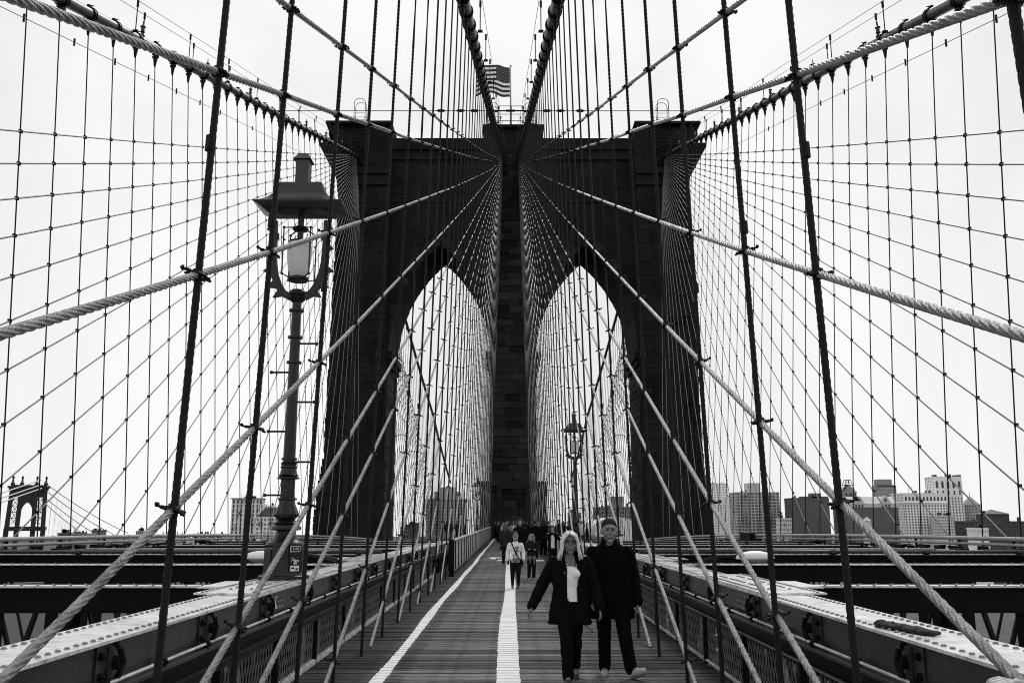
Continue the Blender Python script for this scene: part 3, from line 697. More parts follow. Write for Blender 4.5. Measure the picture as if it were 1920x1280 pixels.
# hooped ladder cages and rails on the caps
def cage(x, y, z0, w=.62, h=2.6, below=6.5):
    W = MB()
    for q in (-1, 1):
        W.tube([(x + q * w, y, z0 - below), (x + q * w, y, z0 + h * .8)] + [(x + q * w * cos(a), y, z0 + h * .8 + .5 * sin(a)) for a in np.linspace(0, pi / 2, 5)], .035, 6)
        W.tube([(x + q * w, y + 1.0, z0), (x + q * w, y + 1.0, z0 + h * .8)] + [(x + q * w * cos(a), y + 1.0, z0 + h * .8 + .5 * sin(a)) for a in np.linspace(0, pi / 2, 5)], .03, 6)
    for zz in np.arange(z0 - below + .3, z0 + 1, .5): W.tube([(x - w, y, zz), (x + w, y, zz)], .03, 5)
    for zz in (z0 + .5, z0 + 1.6): W.tube([(x - w, y + 1, zz), (x + w, y + 1, zz)], .03, 5); W.tube([(x - w, y, zz), (x - w, y + 1, zz)], .03, 5); W.tube([(x + w, y, zz), (x + w, y + 1, zz)], .03, 5)
    W.tube([(x + w * 1.25 * cos(a), y - .5 * sin(a), z0 - .3) for a in np.linspace(0, pi, 8)], .07, 6)
    T(W, 'ladder_cage', M_DARK)
for s in (-1, 1):
    cage(TX + s * 2.15 - .2, TY - 1.0, 45.4); cage(TX + s * 17.0 - .2, TY - 1.5, 45.6)
W = MB()
for zz in (45.9, 46.7, 47.7): W.tube([(TX - 1.6, TY - .6, zz), (TX + 1.2, TY - .6, zz)], .04, 5)
for x in (-1.6, -.2, 1.2): W.tube([(TX + x, TY - .6, 45.3), (TX + x, TY - .6, 47.7)], .04, 5)
T(W, 'guard_rail', M_DARK)
for s in (-1, 1):       # cable saddles let into the stone
    T(MB().bx(s * .4, s * 1.4, TY - .7, TY, 40.6, 42.6), 'saddle_housing', M_DARK)
    W = MB(); W.bx(s * 16.3, s * 18, TY - 1.4, TY - .6, 40.4, 42.4); T(W, 'saddle_housing', M_DARK)
    W = MB()
    for q in np.linspace(0, 1, 5): W.tube([(s * (13.9 + q * .4), TY - 2, 44.8 - q * 2.4), (s * (19.5 + q * .3), TY - 2, 43.6 - q * 1.1)], .05, 5)
    W.tube([(s * 13.9, TY - 2, 44.8), (s * 16.8, TY - 2, 41.8), (s * 19.5, TY - 2, 43.6)], .05, 5); T(W, 'bracing_rods', M_SUSP)

# ---- flag and pole
p0 = at(957.5, 240, TY + 4); p1 = at(957.5, 124, TY + 4)
pole = MB(); pole.tube([p0, p1], [.11, .05], 8); pole.ball(p1, .13, 8, 5)
pole.obj('flagpole', mat('pale pole', .3, .4), smooth=True, loc=tuple(p0), label='slender flagpole rising from the middle of the tower top', cat='flagpole')
ft = at(956, 126, TY + 4); fb = at(956, 181, TY + 4); Hf = ft[2] - fb[2]; Lf = Hf * 1.62
fl = thing('flag', 'striped and starred flag flying to the left from the tower flagpole', 'flag', (ft[0], ft[1], fb[2]))
def fpt(u, v, o=0):     # u from hoist to fly, v up
    x = -u * Lf * .66; ph = u * 9.5
    y = .5 * u * sin(ph * .8 + v * .8) + .5 * u
    z = v * Hf + .30 * Hf * u - .16 * Hf * u * u - .035 * Hf * sin(u * 11 + v * 1.5) * min(1, 3 * u) - .06 * Hf * u * (1 - v) * sin(u * 7)
    return (x, y + o, z - .02 * Hf)
ML = mat('light flag cloth', .7, .8, .05, 2); MD = mat('dark flag cloth', .03, .8, .1, 2)
_t = ML.node_tree; _tr = _t.nodes.new('ShaderNodeBsdfTranslucent'); _tr.inputs[0].default_value = (.95, .95, .95, 1); _mx = _t.nodes.new('ShaderNodeMixShader'); _mx.inputs[0].default_value = .7; _o = _t.nodes['Material Output']; _t.links.new(_t.nodes['Principled BSDF'].outputs[0], _mx.inputs[1]); _t.links.new(_tr.outputs[0], _mx.inputs[2]); _t.links.new(_mx.outputs[0], _o.inputs[0])
NU = 44
for st in range(13):
    W = MB(); V = []; F = []
    u0 = .40 if st < 7 else 0
    for i in range(NU + 1):
        u = u0 + (1 - u0) * i / NU
        for v in (1 - st / 13, 1 - (st + 1) / 13): a = fpt(u, v, -.01); b = fpt(u, v, .01); V += [a, b]
    for i in range(NU):
        a = i * 4; b = a + 4; F += [(a, a + 2, b + 2, b), (a + 1, b + 1, b + 3, a + 3)]
    W.add(V, F).obj('stripe', MD if st % 2 == 0 else ML, fl, True)
V = []; F = []; nv = 7
for i in range(21):
    for j in range(nv + 1):
        u = .40 * i / 20; v = 1 - 7 / 13 * j / nv; V += [fpt(u, v, -.01), fpt(u, v, .01)]
for i in range(20):
    for j in range(nv):
        a = (i * (nv + 1) + j) * 2; b = a + (nv + 1) * 2; F += [(a, a + 2, b + 2, b), (a + 1, b + 1, b + 3, a + 3)]
MB().add(V, F).obj('canton', MD, fl, True)
W = MB()
for r_ in range(9):
    for c_ in range(6 if r_ % 2 == 0 else 5):
        u = .40 * ((c_ + (.5 if r_ % 2 == 0 else 1.0)) / 6); v = 1 - 7 / 13 * (r_ + .6) / 9.2
        for off in (-.03, .03):
            c = Vector(fpt(u, v, off)); R_ = Hf * .030
            pts = [(c.x + R_ * (1 if k % 2 == 0 else .45) * sin(k * pi / 5), c.y, c.z + R_ * (1 if k % 2 == 0 else .45) * cos(k * pi / 5)) for k in range(10)]
            W.add(pts, [tuple(range(10))])
W.obj('stars', ML, fl, kind='stuff')

# ================================================================== PROMENADE LAMPS
def lamp(loc, label, detail=True):
    r = thing('street_lamp', label, 'lamp', loc, group='promenade lamps')
    KN = ([0, .11, .70, .97, 1.22, 1.73, 2.10, 2.58, 4.10, 4.34], [0, .08, .47, .66, .80, 1.10, 1.34, 1.58, 3.86, 4.02])
    _l = MB.lathe
    class LB(MB):
        def lathe(s_, prof, c=(0, 0, 0), n=16, flute=0): return _l(s_, [(r_, float(np.interp(z_, *KN))) for r_, z_ in prof], c, n, flute)
    W = LB(); W.lathe([(.34, 0), (.34, .09), (.31, .11)], n=8); W.obj('foot', M_IRON, r)
    W = LB(); W.lathe([(.285, .11), (.27, .16), (.255, .66), (.27, .70)], n=8)
    pb = W.obj('pedestal', M_IRON, r)
    W = LB()
    for k in range(8):
        a = 2 * pi * k / 8; c, s_ = cos(a), sin(a); W.box((.245 * c, .245 * s_, .27), (.02, .15, .28), Matrix.Rotation(a, 3, 'Z'))
    W.obj('panel', M_IRON, pb)
    W = LB(); W.lathe([(.26, .70), (.25, .74), (.17, .80), (.13, .90), (.12, .97)], n=20); W.obj('base_bell', M_IRON, r, angle=40)
    W = LB(); W.lathe([(.18, .97), (.21, 1.0), (.20, 1.06), (.15, 1.11), (.17, 1.15), (.13, 1.2), (.11, 1.22)], n=20, flute=.05); W.obj('collar', M_IRON, r, angle=50)
    W = LB(); W.lathe([(.11, 1.22), (.16, 1.30), (.165, 1.36), (.14, 1.46), (.11, 1.58), (.105, 1.66), (.13, 1.68), (.13, 1.71), (.095, 1.73)], n=20, flute=.10); W.obj('leaf_vase', M_IRON, r, angle=50)
    W = LB(); W.lathe([(.095, 1.73), (.095, 2.10)], n=24, flute=.13); W.obj('fluted_shaft', M_IRON, r)
    W = LB(); W.lathe([(.10, 2.10), (.15, 2.12), (.15, 2.16), (.12, 2.18), (.14, 2.22), (.12, 2.24), (.10, 2.40), (.115, 2.44), (.10, 2.48), (.11, 2.56), (.09, 2.58)], n=20, flute=.04); W.obj('collar', M_IRON, r, angle=40)
    prof = [(.085, 1.58)]
    for z in (1.62, 2.97, 3.33, 3.72): prof += [(.083 - (z - 1.6) * .008, z - .02), (.105, z - .015), (.105, z + .015), (.083 - (z - 1.6) * .008, z + .02)]
    prof += [(.062, 3.86)]
    W = MB(); W.lathe(prof, n=14); W.obj('shaft', M_IRON, r, angle=35)
    for k, z in enumerate((1.13, 1.58, 2.0, 2.41, 2.83, 3.24)):
        sgn = -1 if k % 2 == 0 else 1
        W = MB(); W.tube([(sgn * .06, 0, z), (sgn * .30, 0, z)], .014, 6); W.ball((sgn * .31, 0, z), .026, 8, 5); W.obj('climbing_peg', M_IRON, r)
    W = LB(); W.lathe([(.06, 4.08), (.11, 4.12), (.12, 4.18), (.10, 4.2), (.12, 4.24), (.12, 4.30), (.09, 4.34)], n=14); W.obj('yoke_hub', M_IRON, r, angle=40)
    # lyre shaped yoke with leafy spurs
    for q in (-1, 1):
        P = [(.10, 4.23), (.20, 4.27), (.28, 4.36), (.34, 4.48), (.37, 4.62), (.38, 4.80), (.385, 4.98), (.39, 5.10)]
        P = [(x_, 3.92 + (z_ - 4.23) * 1.31) for x_, z_ in P]; W = MB(); I = []; O = []
        for i, (x, z) in enumerate(P):
            a = Vector((P[min(i + 1, len(P) - 1)][0] - P[max(i - 1, 0)][0], P[min(i + 1, len(P) - 1)][1] - P[max(i - 1, 0)][1])).normalized(); nx, nz = a.y, -a.x
            w = .05; O.append((q * (x + nx * w), z + nz * w)); I.append((q * (x - nx * w), z - nz * w))
        V = []; F = []
        for i in range(len(P)):
            for y in (-.035, .035): V += [(I[i][0], y, I[i][1]), (O[i][0], y, O[i][1])]
        for i in range(len(P) - 1):
            a = i * 4; b = a + 4; F += [(a, a + 1, b + 1, b), (a + 2, b + 2, b + 3, a + 3), (a, b, b + 2, a + 2), (a + 1, a + 3, b + 3, b + 1)]
        F += [(0, 2, 3, 1), (len(V) - 4, len(V) - 3, len(V) - 1, len(V) - 2)]
        W.add(V, F)
        for (x, z, dx, dz) in ((a_, 3.92 + (b_ - 4.23) * 1.31, c_, d_) for a_, b_, c_, d_ in ((.25, 4.27, .10, -.06), (.34, 4.36, .11, -.03), (.41, 4.52, .10, .0), (.43, 4.76, .06, .03), (.36, 4.90, -.06, -.05), (.44, 4.97, .05, .04))):
            W.prism([(q * (x - .05), z - .04), (q * (x + dx), z + dz), (q * (x + .01), z + .08), (q * (x - .05), z + .07)] if q > 0 else [(q * (x - .05), z + .07), (q * (x + .01), z + .08), (q * (x + dx), z + dz), (q * (x - .05), z - .04)], 'y', -.025, .025)
        W.obj('yoke_arm', M_IRON, r)
    # roof
    W = MB(); V = []; F = []
    prof = [(.45, 5.17), (.63, 5.26), (.635, 5.275), (.54, 5.30), (.45, 5.35), (.37, 5.43), (.325, 5.53), (.31, 5.60), (.30, 5.605)]
    for (hw, z) in prof: V += [(-hw, -hw * .5, z), (hw, -hw * .5, z), (hw, hw * .5, z), (-hw, hw * .5, z)]
    for i in range(len(prof) - 1):
        for j in range(4): F.append((i * 4 + j, i * 4 + (j + 1) % 4, i * 4 + 4 + (j + 1) % 4, i * 4 + 4 + j))
    F += [(3, 2, 1, 0), tuple(range(len(V) - 4, len(V)))]
    rf = W.add(V, F).obj('lamp_roof', mat('lamp roof paint', .03, .35, .2, 6, .1, 50), r, angle=50)
    W = MB(); W.bx(-.095, .095, -.095, .095, 5.605, 5.98); W.obj('chimney', MATS['lamp roof paint'], rf)
    W = MB(); 
    for a, b, z0, z1 in ((.13, .12, 5.98, 6.0), (.12, .085, 6.0, 6.05), (.085, .08, 6.05, 6.075)):
        W.add([(-a, -a, z0), (a, -a, z0), (a, a, z0), (-a, a, z0), (-b, -b, z1), (b, -b, z1), (b, b, z1), (-b, b, z1)], [(3, 2, 1, 0), (4, 5, 6, 7), (0, 1, 5, 4), (1, 2, 6, 5), (2, 3, 7, 6), (3, 0, 4, 7)])
    W.obj('chimney_cap', MATS['lamp roof paint'], rf)
    # hanging lantern
    W = MB(); W.tube([(0, 0, 5.150), (0, 0, 4.615)], .045, 8); W.lathe([(.10, 4.960), (.12, 4.930), (.10, 4.910)], n=12); ln = W.obj('lantern_stem', M_IRON, r)
    W = MB(); W.lathe([(.11, 4.220), (.15, 4.325), (.175, 4.509), (.175, 4.667), (.16, 4.720)], n=18)
    gm = mat('frosted lamp glass', .8, .25, .08, 3); 
    if 'tl' not in gm.node_tree.nodes:
        _t = gm.node_tree; _tr = _t.nodes.new('ShaderNodeBsdfTranslucent'); _tr.name = 'tl'; _tr.inputs[0].default_value = (.95, .95, .95, 1); _mx = _t.nodes.new('ShaderNodeMixShader'); _mx.inputs[0].default_value = .85; _t.links.new(_t.nodes['Principled BSDF'].outputs[0], _mx.inputs[1]); _t.links.new(_tr.outputs[0], _mx.inputs[2]); _t.links.new(_mx.outputs[0], _t.nodes['Material Output'].inputs[0])
    W.obj('glass_globe', gm, ln, True)
    W = MB(); W.lathe([(.13, 4.150), (.15, 4.170), (.15, 4.200), (.11, 4.220)], n=14); W.lathe([(.16, 4.720), (.17, 4.739), (.09, 4.771)], n=14)
    for a in (pi / 4, 3 * pi / 4, 5 * pi / 4, 7 * pi / 4):
        W.tube([(.10 * cos(a), .10 * sin(a), 4.940), (.27 * cos(a), .27 * sin(a), 4.900), (.27 * cos(a), .27 * sin(a), 4.667), (.27 * cos(a), .27 * sin(a), 4.220), (.15 * cos(a), .15 * sin(a), 4.180)], .011, 6); W.ball((.27 * cos(a), .27 * sin(a), 4.900), .022, 6, 4); W.ball((.27 * cos(a), .27 * sin(a), 4.220), .022, 6, 4); W.ball((.25 * cos(a), .25 * sin(a), 4.720), .016, 6, 4)
    W.obj('lantern_frame', M_IRON, ln)
    return r
l1 = lamp((-3.05, 12.22, 1.03), 'tall cast iron promenade lamp in the left foreground, standing on the girder')
# stickers and number plate on the near lamp's pedestal
def text(body, name, size, loc, rot, m, parent=None):
    cu = bpy.data.curves.new(name, 'FONT'); cu.body = body; cu.size = size; cu.align_x = 'CENTER'; cu.align_y = 'CENTER'; cu.extrude = .0015; cu.materials.append(m)
    tmp = bpy.data.objects.new(name, cu); me = bpy.data.meshes.new_from_object(tmp); bpy.data.objects.remove(tmp)
    if not me.materials: me.materials.append(m)
    o = link(name, me, parent, loc); o.rotation_euler = rot; return o
ang = RAD(-22.5 * 0)
a8 = -pi / 2 + pi / 8 * 2; rr_ = .262
def on_face(a, r_, z): return (r_ * cos(a), r_ * sin(a), z)
pl = MB().box((0, 0, 0), (.145, .008, .075)); pl = pl.obj('number_plate', M_WHITE, l1); pl.location = on_face(a8, .268, .42); pl.rotation_euler = (0, 0, a8 + pi / 2)
MB().box((0, -.005, 0), (.128, .006, .058)).obj('plate_field', M_CLAMP, pl)
text('1190', 'plate_digits', .05, (0, -.0095, 0), (pi / 2, 0, 0), M_WHITE, pl)
st = MB()
for k in range(9):
    a = random.uniform(0, 2 * pi); st.bar((0, 0, 0), (.06 * cos(a), 0, .06 * sin(a)), .006, .018, (0, 1, 0))
st = st.obj('sticker', M_WHITE, l1); st.location = on_face(a8, .268, .28); st.rotation_euler = (0, 0, a8 + pi / 2)
st2 = MB(); st2.box((0, 0, 0), (.13, .005, .07)); st2 = st2.obj('sticker', M_WHITE, l1); st2.location = on_face(a8, .266, .17); st2.rotation_euler = (0, 0, a8 + pi / 2)
W = MB(); W.box((-.03, -.004, .005), (.04, .004, .02)); W.box((.03, -.004, -.01), (.03, .004, .025)); W.obj('sticker_print', M_CLAMP, st2)
l2 = copy_tree(l1); l2.location = (3.08, 42.6, 1.03 + drop(42.6)); l2['label'] = 'cast iron promenade lamp on the right, seen small through the right arch'
l3 = copy_tree(l1); l3.location = (-3.2, 86, 1.03 + drop(86)); l3['label'] = 'farthest promenade lamp, tiny beside the left foot of the centre pier'
for l in (l2, l3):
    for ch in list(l.children):
        if ch.name.startswith(('number_plate', 'sticker')):
            for c2 in list(ch.children): bpy.data.objects.remove(c2)
            bpy.data.objects.remove(ch)
# roadway luminaires
for s, p, q in ((-1, (-4.02, 14.7, 1.22), (-3.2, 16.6, 1.12)), (1, (3.95, 14.6, 1.22), (3.2, 15.4, 1.12))):
    c = thing('roadway_luminaire', f'pale cobra head road lamp on a low arm over the {SIDE[s]} roadway', 'road lamp', q, group='roadway luminaires')
    d = Vector(p) - Vector(q); W = MB(); W.tube([(0, 0, 0), d * .4 + Vector((0, 0, .06)), d * .8 + Vector((0, 0, .03))], [.045, .04, .05], 8); W.obj('arm', M_DARK, c, True)
    R_ = Matrix.Rotation(.12 * s, 3, 'Z'); V = MB(); V.ball((0, 0, 0), (.33, .15, .12), 16, 10, R_)
    V.v = [(x + d.x, y + d.y, max(z, -.012) + d.z) for x, y, z in V.v]; V.obj('head', mat('pale grey casting', .8, .4, .1, 4), c, angle=60)
    V = MB(); V.ball((0, 0, 0), (.25, .12, .07), 14, 8, R_); V.v = [(x + d.x, y + d.y, min(z, 0) + d.z - .014) for x, y, z in V.v]; V.obj('lens', mat('lens', .3, .15, .05), c, True)
# sticker on the web and a dark cloth dropped on the right girder
st = MB().box((0, 0, 0), (.004, .10, .14)).obj('sticker', M_WHITE, label='white paper sticker on the left girder web below the lamp', cat='sticker'); st.location = (-2.759, 10.75, .88)
W = MB(); W.box((.003, .01, .02), (.003, .05, .05)); W.obj('sticker_print', M_CLAMP, st)
W = MB(); rr = random.Random(5)
for k in range(46):
    t = k / 45; a = (2.82 + .14 * t + rr.uniform(-.035, .035), 7.0 - .52 * t + rr.uniform(-.03, .03), 1.046 + rr.uniform(0, .012)); W.ball(a, (rr.uniform(.02, .055), rr.uniform(.025, .06), rr.uniform(.008, .026)), 8, 6, Matrix.Rotation(rr.uniform(-.6, .6), 3, 'X'))
dc = W.obj('dropped_cloth', mat('black cloth', .012, .9, .3, 9), label='crumpled black cloth lying on the right girder between the rivets', cat='cloth')
md = dc.modifiers.new('remesh', 'REMESH'); md.mode = 'VOXEL'; md.voxel_size = .008

# ================================================================== FAR CITY
GZ = -37.0
def building(label, px0, px1, pyt, Y, alb, fl=12, bays=8, depth=None, roof=None, glass=None, cat='building', name='office_building', proud=.35, bandw=.45, pierw=.4, pyb=1012, mr=.8):
    a = at(px0, pyt, Y); b = at(px1, pyt, Y); w = b[0] - a[0]; H = a[2] - GZ; dpt = depth or max(12, w * .7)
    t = thing(name, label, cat, ((a[0] + b[0]) / 2, Y, GZ), group='city skyline')
    mw = mat(f'wall {alb}', min(.92, alb * 1.45), mr, .12, .05); mg = mat(f'glass {glass}', glass, .3, .4, .12) if glass is not None else M_GLASS
    MB().bx(-w / 2 + proud, w / 2 - proud, proud, dpt - proud, 0, H - .4).obj('windows', mg, t, kind='stuff')
    W = MB(); zlow = max(0, at(px0, pyb, Y)[2] - GZ); bw_ = w / bays; fh = (H - zlow) / fl
    for k in range(bays + 1):
        x = -w / 2 + k * bw_; hw = bw_ * pierw / 2; W.bx(max(-w / 2, x - hw), min(w / 2, x + hw), 0, proud + .05, 0, H - .2)
    nb = max(2, int(dpt / bw_))
    for sd in (-1, 1):
        for k in range(nb + 1):
            y = k * dpt / nb; hw = bw_ * pierw / 2; W.bx(sd * w / 2, sd * (w / 2 - proud - .05), max(.003, y - hw), min(dpt, y + hw), 0, H - .2)
    for k in range(fl + 1):
        z = zlow + k * fh; hh = fh * bandw / 2; W.bx(-w / 2 + .06, w / 2 - .06, .06, dpt - .06, max(0, z - hh), min(H - .1, z + hh))
    W.bx(-w / 2 + .07, w / 2 - .07, .07, dpt - .07, 0, zlow)
    W.obj('wall', mw, t)
    MB().bx(-w / 2 - .2, w / 2 + .2, -.2, dpt + .2, H - .3, H + .5).obj('parapet', mw, t)
    rq = random.Random(int(px0 * 7 + pyt)); RC = MB()
    for k in range(rq.randint(3, 6)):
        x = rq.uniform(-w * .42, w * .42); hh_ = rq.uniform(.8, 2.6); ww = rq.uniform(.6, 2.2); RC.bx(x - ww / 2, x + ww / 2, dpt * .25, dpt * .25 + ww, H + .5, H + .5 + hh_)
    for k in range(2): x = rq.uniform(-w * .4, w * .4); RC.tube([(x, dpt * .3, H), (x, dpt * .3, H + rq.uniform(3, 6))], .12, 4)
    RC.obj('roof_clutter', mat('roof clutter', .07, .8), t, kind='stuff')
    return t, w, H, dpt, mw
def rbox(t, Y, px0, px1, pyt, pyb, m, name='roof_box', y0=1.5, d=9, cx=None):
    a = at(px0, pyt, Y); b = at(px1, pyb, Y); X0 = t.location.x
    return MB().bx(a[0] - X0, b[0] - X0, y0, y0 + d, b[2] - GZ, a[2] - GZ).obj(name, m, t)
# right-hand skyline
building('palest slim tower block, just right of the stone tower', 1331, 1364, 906, 1300, .72, 22, 6, glass=.45)
building('pale stepped block beside the slim tower', 1362, 1374, 932, 1280, .75, 18, 3, glass=.5)
t, w, H, d, m_ = building('grey apartment slab with a pale plant room on its roof', 1380, 1461, 923, 800, .34, 16, 12, glass=.07, bandw=.4, pierw=.3)
rbox(t, 800, 1403, 1427, 905, 924, mat('pale render', .5, .8, .1, .1), d=14)
for (xa, xb) in ((1390, 1402), (1440, 1450)):
    a = at(xa, 925, 800)[0] - t.location.x; b = at(xb, 925, 800)[0] - t.location.x
    for k in range(16): MB().bx(a, b, -1.6, 0, H * .25 + k * H * .047, H * .25 + k * H * .047 + .9).obj('balcony', mat('balcony', .3, .8), t)
t, w, H, d, m_ = building('small pale masonry house front between two dark apartment slabs', 1463, 1484, 972, 700, .5, 5, 5, glass=.15)
t, w, H, d, m_ = building('dark brick apartment slab with ribbed front', 1485, 1554, 934, 760, .075, 15, 13, glass=.16, bandw=.45, pierw=.45)
rbox(t, 760, 1522, 1541, 924, 935, m_, d=8); rbox(t, 760, 1507, 1554, 930, 936, m_, d=12)
t, w, H, d, m_ = building('narrow clock tower wrapped in scaffolding at its top', 1583, 1606, 922, 690, .2, 9, 3, glass=.06, name='clock_tower')
c = at(1594, 915, 690); X0 = t.location.x; W = MB()
for k in range(5):
    z0 = H + k * 1.9; hw = (4.6, 4.0, 3.2, 2.6, 2.0)[k]
    for x in (-hw, 0, hw):
        for y in (2, 8): W.bar((x, y, z0), (x * .85, y, z0 + 1.9), .35, .35)
    W.bx(-hw, hw, 2, 8, z0 + 1.5, z0 + 1.8)
W.obj('scaffolding', M_DARK, t)
MB().tube([(0, -.45, H - 4), (0, -.05, H - 4)], 2.2, 16).obj('clock_face', M_GLASS, t)
MB().prism([(-w / 2, H), (w / 2, H), (0, H + 6)], 'y', 1, 9).obj('spire', m_, t)
t, w, H, d, m_ = building('broad dark brick warehouse with pale curved gables', 1586, 1684, 952, 620, .085, 8, 15, glass=.2, name='warehouse', bandw=.55, pierw=.6)
X0 = t.location.x; ml = mat('pale stone', .55, .8, .12, .1)
MB().bx(-w / 2, w / 2, .5, d, H, H + 3.0).obj('attic', ml, t)
zr = at(1600, 930, 620)[2] - GZ
MB().prism([(.8, H + 3), (8, zr), (d - 8, zr), (d - .8, H + 3)], 'x', -w / 2 + .5, w / 2 - .5).obj('roof', mat('pale roof', .6, .7, .1, .1), t)
for xc_ in (1611, 1661):
    x = at(xc_, 940, 620)[0] - X0; P = [(x - 5.5, H + 3), (x - 3.6, H + 3.4), (x - 2.6, H + 5.6), (x - 1.4, H + 7.6), (x, zr + .2), (x + 1.4, H + 7.6), (x + 2.6, H + 5.6), (x + 3.6, H + 3.4), (x + 5.5, H + 3)]
    MB().prism(P, 'y', .2, 5).obj('gable', ml, t); MB().tube([(x, .1, H + 5.5), (x, .25, H + 5.5)], 1.0, 12).obj('oculus', M_GLASS, t)
    for k in (-1, 0, 1): MB().bx(x + k * 2.2 - .5, x + k * 2.2 + .5, .05, .45, H + .6, H + 2.4).obj('attic_window', M_GLASS, t)
t, w, H, d, m_ = building('grey brick office block with a set back crown, behind the warehouse', 1645, 1680, 911, 900, .2, 14, 7, glass=.5)
rbox(t, 900, 1648, 1674, 898, 912, m_, d=12); rbox(t, 900, 1646, 1678, 909, 912, mat('dark cornice', .06, .8), y0=-.8, d=14, name='cornice')
building('thin dark slab squeezed beside the large white building', 1683, 1695, 931, 880, .05, 12, 3, glass=.1)
t, w, H, d, m_ = building('large white office building with a row of arched top windows', 1693, 1776, 925, 720, .6, 17, 15, glass=.06, bandw=.4, pierw=.5)
W = MB()
for k in range(12):
    x = -w / 2 + (k + .7) * w / 12.4; W.prism([(x - .75, H - 5.6), (x + .75, H - 5.6), (x + .75, H - 3.2), (x + .4, H - 2.5), (x, H - 2.3), (x - .4, H - 2.5), (x - .75, H - 3.2)], 'y', -.12, .1)
MB().bx(-w / 2 - .08, w / 2 + .08, -.09, .3, H - 7, H).obj('top_storey', m_, t); W.obj('arched_windows', M_GLASS, t, kind='stuff')
MB().bx(-w / 2 - .9, w / 2 + .9, -1.0, d, H - 7.6, H - 7).obj('cornice', m_, t)
t2, w, H, d, m_ = building('white campanile like tower with tall arched belfry openings', 1750, 1802, 894, 735, .58, 22, 9, glass=.08, bandw=.35, pierw=.55, name='office_tower')
MB().bx(-w / 2 - .1, w / 2 + .1, -.12, .3, H - 16, H).obj('crown_wall', m_, t2)
for k in range(5):
    x = -w / 2 + (k + .5) * w / 5; MB().prism([(x - 1, H - 9), (x + 1, H - 9), (x + 1, H - 4.5), (x + .5, H - 3.3), (x, H - 3), (x - .5, H - 3.3), (x - 1, H - 4.5)], 'y', -.2, .1).obj('arched_opening', M_GLASS, t2)
    MB().bx(x - .6, x + .6, -.2, .1, H - 14.5, H - 11).obj('opening', M_GLASS, t2)
for x in (-w / 2 + 1.5, w / 2 - 1.5): MB().bx(x - 1.5, x + 1.5, 0, 3, H, H + 1.8).obj('turret', mat('dark cornice', .06, .8), t2)
t, w, H, d, m_ = building('lower wing of the white office building', 1757, 1788, 967, 705, .5, 8, 9, glass=.12)
t, w, H, d, m_ = building('slim grey tower with a pyramid roof and finial', 1815, 1838, 946, 740, .27, 12, 4, glass=.12, name='office_tower')
ap = at(1824, 929, 740); MB().add([(-w / 2, 0, H), (w / 2, 0, H), (w / 2, d, H), (-w / 2, d, H), (0, d / 2, ap[2] - GZ)], [(0, 1, 4), (1, 2, 4), (2, 3, 4), (3, 0, 4), (3, 2, 1, 0)]).obj('pyramid_roof', m_, t); MB().tube([(0, d / 2, ap[2] - GZ - .5), (0, d / 2, ap[2] - GZ + 3)], .3, 5).obj('finial', m_, t)
t, w, H, d, m_ = building('long low dark brick hall at the right edge', 1827, 1935, 978, 560, .045, 4, 24, glass=.13, pierw=.45, name='hall')
rbox(t, 560, 1862, 1880, 972, 985, m_, y0=-.5, d=6); a = at(1858, 963, 560); b = at(1904, 963, 560); e = at(1879, 954, 560); X0 = t.location.x
MB().bx(a[0] - X0 + .8, b[0] - X0 - .8, 6, 20, H - 1, a[2] - GZ).obj('drum', m_, t)
MB().add([(a[0] - X0, 5, a[2] - GZ), (b[0] - X0, 5, a[2] - GZ), (b[0] - X0, 21, a[2] - GZ), (a[0] - X0, 21, a[2] - GZ), (e[0] - X0, 13, e[2] - GZ)], [(0, 1, 4), (1, 2, 4), (2, 3, 4), (3, 0, 4), (3, 2, 1, 0)]).obj('hipped_roof', mat('slate', .05, .6), t)
c = at(1629, 985, 500); t = thing('water_tank', 'small pale roofed tank house in front of the brick warehouse', 'tank', (c[0], 500, GZ)); zt_ = c[2] - GZ
MB().bx(-2, 2, 0, 4, 0, zt_ - 1).obj('tower_base', ml, t); MB().lathe([(2.2, zt_ - 1), (2.2, zt_ + 2.5), (2.5, zt_ + 2.6), (.1, zt_ + 5)], (0, 2, 0), 10).obj('tank', ml, t)
building('low white shed roof by the right riverbank', 1832, 1853, 991, 520, .75, 2, 6, glass=.5, name='shed')
# left-hand skyline
t, w, H, d, m_ = building('modern block with dark vertical stripes and a rooftop water tank, left skyline', 435, 487, 936, 700, .55, 9, 7, glass=.04, bandw=.15, pierw=.55)
MB().lathe([(1.8, H), (1.8, H + 6.5), (.2, H + 8)], (0, 8, 0), 10).obj('water_tank', M_DARK, t); rbox(t, 700, 460, 474, 929, 937, M_DARK, d=8); MB().bx(-w / 2 - 1, w / 2 + 1, -1, d, H + .5, H + 1.1).obj('roof_canopy', M_DARK, t)
t, w, H, d, m_ = building('pale stone building with clock windows under a dark mansard roof', 480, 522, 970, 640, .6, 5, 6, glass=.2, name='clock_building')
zm = at(500, 951, 640)[2] - GZ; MB().add([(-w / 2, 0, H), (w / 2, 0, H), (w / 2, d, H), (-w / 2, d, H), (-w / 2 + 5, 5, zm), (w / 2, 5, zm), (w / 2, d - 4, zm), (-w / 2 + 5, d - 4, zm)], [(3, 2, 1, 0), (4, 5, 6, 7), (0, 1, 5, 4), (1, 2, 6, 5), (2, 3, 7, 6), (3, 0, 4, 7)]).obj('mansard_roof', mat('slate', .05, .6), t)
W = MB(); W.tube([(-w / 2 + 3.4, -.3, H - 4.4), (-w / 2 + 3.4, 0, H - 4.4)], 2.0, 16); W.tube([(-w / 2 + 11, -.3, H - 4.4), (-w / 2 + 11, 0, H - 4.4)], 2.0, 16); W.obj('clock_face', mat('clock dial', .25, .6), t)
